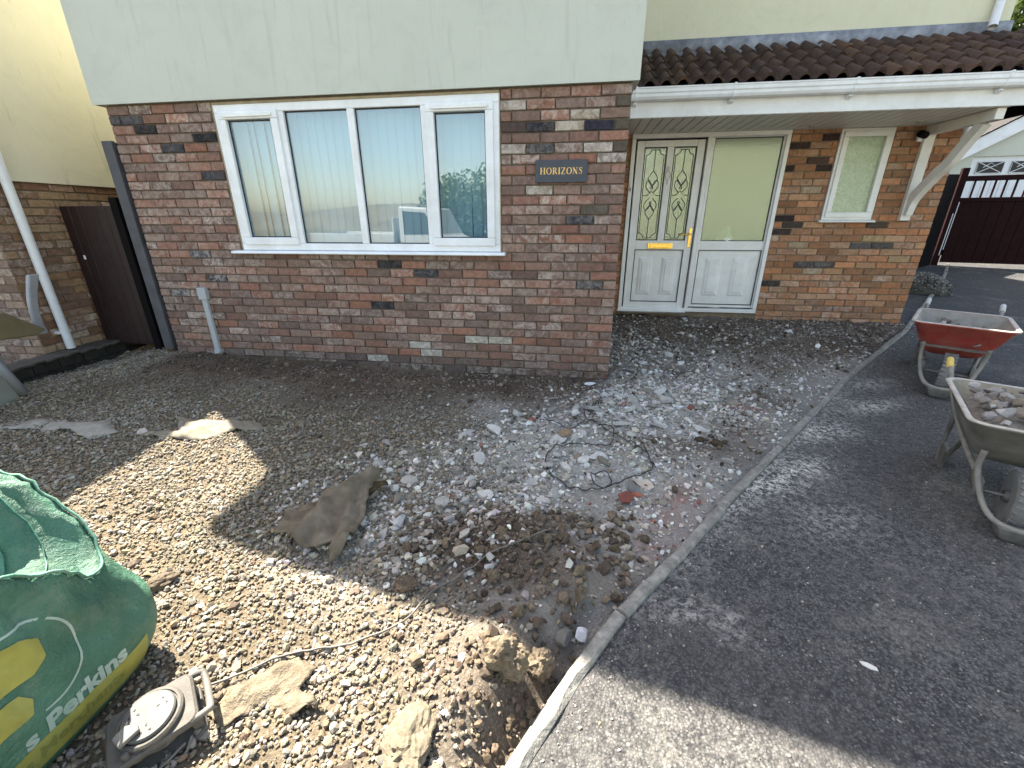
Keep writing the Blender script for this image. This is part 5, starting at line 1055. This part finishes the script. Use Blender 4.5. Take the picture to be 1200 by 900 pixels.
def text_tris(s, size, y, z, rot=0, shear=0, bold=0.):
    cu = bpy.data.curves.new('tmp_text', 'FONT'); cu.body = s; cu.size = size; cu.shear = shear; cu.offset = bold; cu.resolution_u = 4; to = bpy.data.objects.new('tmp_text', cu); COL.objects.link(to)
    dg_ = bpy.context.evaluated_depsgraph_get(); me = to.evaluated_get(dg_).to_mesh(); c, sn = math.cos(rot), math.sin(rot)
    V = [(y+v.co.x*c-v.co.y*sn, z+v.co.x*sn+v.co.y*c) for v in me.vertices]; F = [tuple(p.vertices) for p in me.polygons]
    to.evaluated_get(dg_).to_mesh_clear(); COL.objects.unlink(to); bpy.data.objects.remove(to); bpy.data.curves.remove(cu); return V, F
M_yel = simple('yellow_print', (.34, .30, .045), .6, .3, 9, .1, 90, (.17, .23, .1), .7); M_wht = simple('pale_print', (.42, .50, .45), .6, .3, 9, .1, 90, (.14, .26, .2), .7); M_dkg = simple('dark_green_print', (.19, .20, .05), .5, .3, 9, .1, 90)
BANDZ = lambda y: (.028+.02*(-(y-.36)), .125-.00*(y))
decal('yellow_band', [(-.33, .03), (.33, .05), (.335, .15), (-.33, .105)], [(0, 1, 2, 3)], M_yel, .0012)
decal('lettering', *text_tris('s Perkins', .07, .008, .133, .06, .12, .003), M_wht, .0018)
decal('lettering', *text_tris('Builders Merchants', .052, -.16, .06, .06, .12, .001), M_dkg, .0022)
ring2 = [(.105*math.cos(rad(a)), .125*math.sin(rad(a))) for a in range(-100, 101, 8)]; V = []; F = []
for i, (u, w) in enumerate(ring2): V += [(.085+u, .33+w), (.085+u*1.06, .33+w*1.05)]
for i in range(len(ring2)-1): F.append((2*i, 2*i+1, 2*i+3, 2*i+2))
decal('printed_arc', V, F, M_wht, .0016)
decal('printed_emblem', [(-.06, .22), (.045, .225), (.06, .26), (.045, .29), (-.06, .3135), (-.06, .315), (.085, .315), (.115, .345), (.12, .40), (.09, .43), (-.06, .43)], [(0, 1, 2, 3, 4), (5, 6, 7, 8, 9, 10)], M_yel, .0035, .008)

# ---------------------------------------------------------------- cable reel
M_dust = simple('dusty_grey_plastic', (.07, .066, .06), .75, .45, 12, .4, 90, (.145, .125, .10), .8); M_dust_d = simple('dusty_black_plastic', (.07, .065, .06), .7, .4, 12, .3, 90, (.34, .30, .24), .6)
rl_ = thing('cable_reel', 'dusty grey extension cable reel lying face up beside the green bag', 'cable reel', (-1.12, -3.155, float(gz(-1.12, -3.155))+.002), rad(48)); rl_.rotation_euler = (rad(7), rad(-6), rad(48)); rl_.scale = (.82, .82, .82)
def rrect(hx, hy, r, z, n=5): return [Vector((sx*(hx-r)+r*math.cos(a), sy*(hy-r)+r*math.sin(a), z)) for sx, sy, a0 in ((1, 1, 0), (-1, 1, 90), (-1, -1, 180), (1, -1, 270)) for a in (rad(a0+90*k/n) for k in range(n+1))]
b = MB(); b.loft([rrect(.125, .10, .03, z) for z in (0, .012)]+[rrect(.122, .097, .03, .018)]); b.loft([rrect(.122, .098, .03, .085), rrect(.125, .10, .032, .09), rrect(.125, .10, .032, .102), rrect(.118, .094, .03, .11)]); 
for sx in (-1, 1): b.box(sx*.104-.014, sx*.104+.014, -.075, -.045, .016, .088); b.box(sx*.104-.014, sx*.104+.014, .045, .075, .016, .088)
b.build('case', M_dust, rl_)
b = MB(); b.lathe([(.092, .109), (.096, .112), (.096, .124), (.090, .130), (.083, .130), (.081, .123), (.0, .123)], Matrix(), 36); b.build('rim', M_dust, rl_, smooth=False)
b = MB(); b.lathe([(.076, .1225), (.078, .127), (.078, .136), (.074, .141), (.0, .142)], Matrix(), 36); face = b.build('socket_disc', simple('dusty_face', (.075, .077, .078), .65, .3, 14, .3, 90, (.15, .135, .11), .7), rl_)
b = MB()
for a0 in (0, 120, 240):
    for du, dv, w, h in ((-.012, -.011, .007, .005), (.012, -.011, .007, .005), (0, .010, .005, .009)):
        a = rad(a0+20); cx, cy = .042*math.cos(a), .042*math.sin(a); m = Matrix.Translation((cx, cy, .1422)) @ Matrix.Rotation(a+math.pi/2, 4, 'Z'); b.box(du-w/2, du+w/2, dv-h/2, dv+h/2, 0, .001, m)
b.build('socket_hole', M_gasket, face, fix=False)
b = MB(); b.prism([(-.03, -.02), (.028, -.024), (.034, .0), (.012, .03), (-.028, .026)], 'z', .143, .160, Matrix.Translation((-.055, -.035, 0)) @ Matrix.Rotation(.4, 4, 'Z')); b.build('socket_flap', simple('dark_flap', (.15, .145, .13), .6, .3, 20, .2, 90, (.3, .27, .22), .5), rl_, bev=.005, seg=2)
b = MB(); b.lathe([(.011, .128), (.011, .145), (.007, .148)], Matrix.Translation((-.07, -.078, -.018)), 14); b.build('knob', M_dust, rl_)
b = MB(); b.tube(curve([(.10, -.085, .095), (.148, -.08, .092), (.158, -.06, .088), (.158, .055, .088), (.148, .078, .092), (.10, .083, .095)], 6), .012, 10); b.build('handle', M_dust_d, rl_, smooth=True)
b = MB(); pts = [(.07+.018*((k//20) % 2)*math.cos(0), 0, 0) for k in range(2)]; pts = [((.062+.007*math.sin(k*.37))*math.cos(k*.31), (.062+.007*math.sin(k*.37))*math.sin(k*.31), .022+.058*k/240) for k in range(241)]; b.tube(pts, .0048, 6); b.build('wound_cable', M_dust_d, rl_, smooth=True)
b = MB(); b.tube(curve([(-.155, -.05, .012), (-.12, -.13, .012), (-.02, -.135, .01), (.05, -.13, .02), (.08, -.09, .03)], 8), .005, 6); b.tube(curve([(-.15, -.02, .02), (-.14, -.12, .022), (-.03, -.125, .022), (.06, -.10, .03)], 8), .005, 6); b.build('loose_lead', M_dust_d, rl_, smooth=True)

# ---------------------------------------------------------------- wheelbarrows
def barrow(label, x, y, deg, s, tray_col, inner_col, seed, fill, filllabel, grip_mats, crust):
    t = thing('wheelbarrow', label, 'wheelbarrow', (x, y, float(zd(y))-.006), rad(deg), 'builders wheelbarrows on the drive'); t.scale = (s, s, s)
    M_tray = simple('barrow_tray_%d' % seed, tray_col, .7, .35, 7, .25, 60, crust, .7, .25); M_in = simple('barrow_inside_%d' % seed, inner_col, .9, .3, 12, .5, 90, (.2, .18, .15), .6, .2); M_fr = simple('barrow_frame_%d' % seed, (.15, .14, .12), .8, .45, 16, .5, 80, (.30, .28, .245), .8); M_leg = simple('barrow_leg_%d' % seed, (.05, .048, .045), .6, .4, 14, .3, 90, (.34, .32, .28), .5)
    def ring(xa, xb, ya, yb, z, r, dz=0, n=6):
        out = []      # rounded outline: rear half-width ya, front half-width yb
        for cx, sy, a0, hw in ((xb, 1, 0, yb), (xa, 1, 90, ya), (xa, -1, 180, ya), (xb, -1, 270, yb)):
            for k in range(n+1):
                a = rad(a0+90*k/n); out.append(Vector(((cx-r if cx == xb else cx+r)+r*math.cos(a), sy*(hw-r)+r*math.sin(a), z+(dz if cx == xb else 0))))
        return out
    outer = [ring(-.80, -.22, .19, .17, .30, .07), ring(-.82, -.18, .215, .20, .315, .08, .01), ring(-.88, -.02, .27, .27, .45, .09, .02), ring(-.94, .10, .315, .32, .585, .09, .03), ring(-.965, .125, .338, .342, .592, .09, .035), ring(-.972, .132, .345, .349, .604, .09, .035), ring(-.96, .12, .334, .336, .612, .09, .035), ring(-.94, .10, .312, .316, .606, .09, .03)]
    inner = [ring(-.935, .095, .309, .313, .59, .09, .03), ring(-.875, -.025, .262, .262, .45, .09, .02), ring(-.81, -.2, .2, .18, .325, .07, .01)]
    b = MB(); b.loft(outer, cap0=True, cap1=False); n0 = len(b.f); tr = b.build('tray', M_tray, t, smooth=True, fix=False)
    b = MB(); b.loft([outer[-1]]+inner, cap0=False, cap1=True); b.build('tray_lining', M_in, tr, smooth=True, fix=False)
    b = MB(); b.loft([outer[4], outer[5], outer[6], outer[7]], cap0=False, cap1=False); b.v = [(v[0]*1.004-.0, v[1]*1.006, v[2]+.002) for v in b.v]; b.build('rim', simple('barrow_rim_%d' % seed, (.42, .385, .33), .8, .3, 14, .4, 90, (.55, .5, .43), .5), tr, smooth=True, fix=False)
    fr = MB()
    for sd in (-1, 1): fr.tube(curve([(-1.26, sd*.29, .62), (-1.0, sd*.275, .52), (-.75, sd*.235, .375), (-.45, sd*.20, .285), (-.15, sd*.17, .235)], 5), .017, 10)
    fr.tube(curve([(.035, .215, .45), (.01, .21, .35), (.05, .19, .25), (.13, .155, .155), (.20, .10, .10), (.23, 0, .088), (.20, -.10, .10), (.13, -.155, .155), (.05, -.19, .25), (.01, -.21, .35), (.035, -.215, .45)], 6), .0155, 10)
    fr.tube([(0, -.16, .182), (0, .16, .182)], .008, 8); fr.box(-.16, .02, -.185, -.155, .165, .25).box(-.16, .02, .155, .185, .165, .25)
    fr.build('frame', M_fr, t, smooth=True)
    b = MB(); b.loft([[Vector((.16+.05*k, -.10+.04*k, z)), Vector((.16+.05*k, .10-.04*k, z)), Vector((.242-.02*k, .085-.04*k, z)), Vector((.242-.02*k, -.085+.04*k, z))] for z, k in ((.085, 0), (.05, .2), (.015, .6), (.0, 1.))]); b.build('tipping_foot', M_leg, t, bev=.006, seg=2)
    for sd in (-1, 1):
        b = MB(); b.tube(curve([(-.50, sd*.205, .30), (-.60, sd*.225, .14), (-.66, sd*.24, .02), (-.72, sd*.243, .014), (-.78, sd*.243, .05), (-.80, sd*.24, .20), (-.80, sd*.235, .385)], 5), .016, 8); b.loft([[Vector((-.61, sd*.243-.012, .0)), Vector((-.61, sd*.243+.012, .0)), Vector((-.79, sd*.243+.012, .0)), Vector((-.79, sd*.243-.012, .0))], [Vector((-.58, sd*.235-.012, .15)), Vector((-.58, sd*.235+.012, .15)), Vector((-.80, sd*.235+.012, .15)), Vector((-.80, sd*.235-.012, .15))]]); b.build('leg', M_leg, t, smooth=False)
        b = MB(); m = Matrix.Translation((-1.255, sd*.2895, .618)) @ Vector((-.26, 0, .10)).to_track_quat('Z', 'Y').to_matrix().to_4x4(); b.lathe([(.016, -.015), (.023, -.01), (.023, .10), (.021, .115), (.0, .12)], m, 12); b.build('handle_grip', grip_mats[0 if sd < 0 else 1], t, smooth=True)
    wm = Matrix.Translation((0, 0, .182)) @ Matrix.Rotation(math.pi/2, 4, 'X')
    b = MB(); b.lathe([(.105, -.035), (.150, -.045), (.172, -.034), (.181, -.012), (.183, 0), (.181, .012), (.172, .034), (.150, .045), (.105, .035)], wm, 36); wh = b.build('wheel', simple('barrow_tyre_%d' % seed, (.15, .15, .148), .85, .3, 18, .3, 90, (.3, .28, .25), .5), t); smooth_by_angle(wh.data, 1.0)
    b = MB()
    for k in range(30):
        for sd in (-1, 1):
            m = Matrix.Translation((0, 0, .182)) @ Matrix.Rotation(2*math.pi*(k+.25*sd)/30, 4, 'Y') @ Matrix.Translation((0, sd*.022, .176)) @ Matrix.Rotation(sd*.35, 4, 'Z'); b.box(-.008, .008, -.021, .021, -.006, .0085, m)
    tr_ = b.build('tread', bpy.data.materials['barrow_tyre_%d' % seed], wh); 
    b = MB(); b.lathe([(.0, -.03), (.035, -.06), (.04, -.03), (.108, -.026), (.108, .026), (.04, .03), (.035, .06), (0, .03)], wm, 24); b.build('hub', M_leg, wh)
    # load of rubble: a low heap of lumps in the tray
    r = random.Random(seed); mw = Matrix.Translation(t.location) @ Matrix.Rotation(rad(deg), 4, 'Z') @ Matrix.Scale(s, 4); got = []
    k = 0
    b = MB(); rg = ring(-.85, -.03, .24, .24, fill-.05, .09); b.loft([[q*1.0 for q in rg], [Vector((-.44+(q.x+.44)*.5, q.y*.5, fill+.005)) for q in rg], [Vector((-.44+(q.x+.44)*.1, q.y*.1, fill+.01)) for q in rg]], cap0=False); b.build('dust_bed', simple('rubble_dust_%d' % seed, (.27, .24, .205), .95, .4, 30, .9, 90, (.15, .13, .11), .5, .1, 0, 8, .01), t)
    while len(got) < 60 and k < 9000:
        k += 1; u, v = r.uniform(-.84, -.04), r.uniform(-.22, .22); sz = r.choice((.022, .028, .035, .045, .055, .065))
        if any((u-a)**2+(v-c)**2 < (sz+d)**2*.22 for a, c, d in got): continue
        got.append((u, v, sz)); p = mw @ Vector((u, v, fill-.005+.035*r.random()+.035*(1-abs(v)/.25)))
        g_ = r.uniform(.5, .85); c = [q*g_ for q in r.choice(CONC)]; c = [c[0]*1.02, c[1]*.97, c[2]*.97]
        chunk('rubble_lump', filllabel, 'rubble', p.x, p.y, sz*s, sz*s*r.uniform(.6, .9), sz*s*r.uniform(.5, .8), r.uniform(0, 6), c, 200+seed*50+len(got), 'rubble loaded in the %s wheelbarrow' % ('red' if seed == 1 else 'grey'), z=p.z, tilt=(r.gauss(0, .4), r.gauss(0, .4)))
    return t
M_gripw = simple('pale_grip', (.5, .48, .45), .7, .2); M_gripy = simple('yellow_grip', (.62, .44, .07), .6, .25, 20, .2, 60, (.3, .25, .15), .4)
barrow('red wheelbarrow with a pale crusted rim standing on the drive beside the house corner', 3.085, .035, -126.4, .895, (.34, .035, .032), (.34, .32, .28), 1, .45, 'grey rubble lump lying in the red wheelbarrow', (M_gripw, M_gripw), (.42, .18, .13))
barrow('grey mud-caked wheelbarrow full of rubble with a yellow handle grip at the right edge', 2.15, -1.75, -120.1, .80, (.15, .145, .13), (.40, .345, .25), 2, .575, 'grey rubble lump piled in the grey wheelbarrow', (M_gripy, M_gripy), (.31, .29, .25))

# wheelbarrow scrape marks, leaf and one flake on the drive
b = MB(); b.add([(0, 0, 0), (.02, .006, .002), (.045, .004, .001), (.05, -.006, .0), (.03, -.014, .001), (.008, -.01, 0)], [(0, 1, 2, 3, 4, 5)]); o = b.build('pale_flake', simple('flake', (.6, .58, .54), .8, .1)); o.location = (1.02, -2.62, float(zd(-2.6))-.003); o.rotation_euler = (0, 0, -.5)
md = o.modifiers.new('thickness', 'SOLIDIFY'); md.thickness = .004; tag(o, 'single pale flake of debris lying alone on the black drive', 'debris')
bpy.context.view_layer.update()
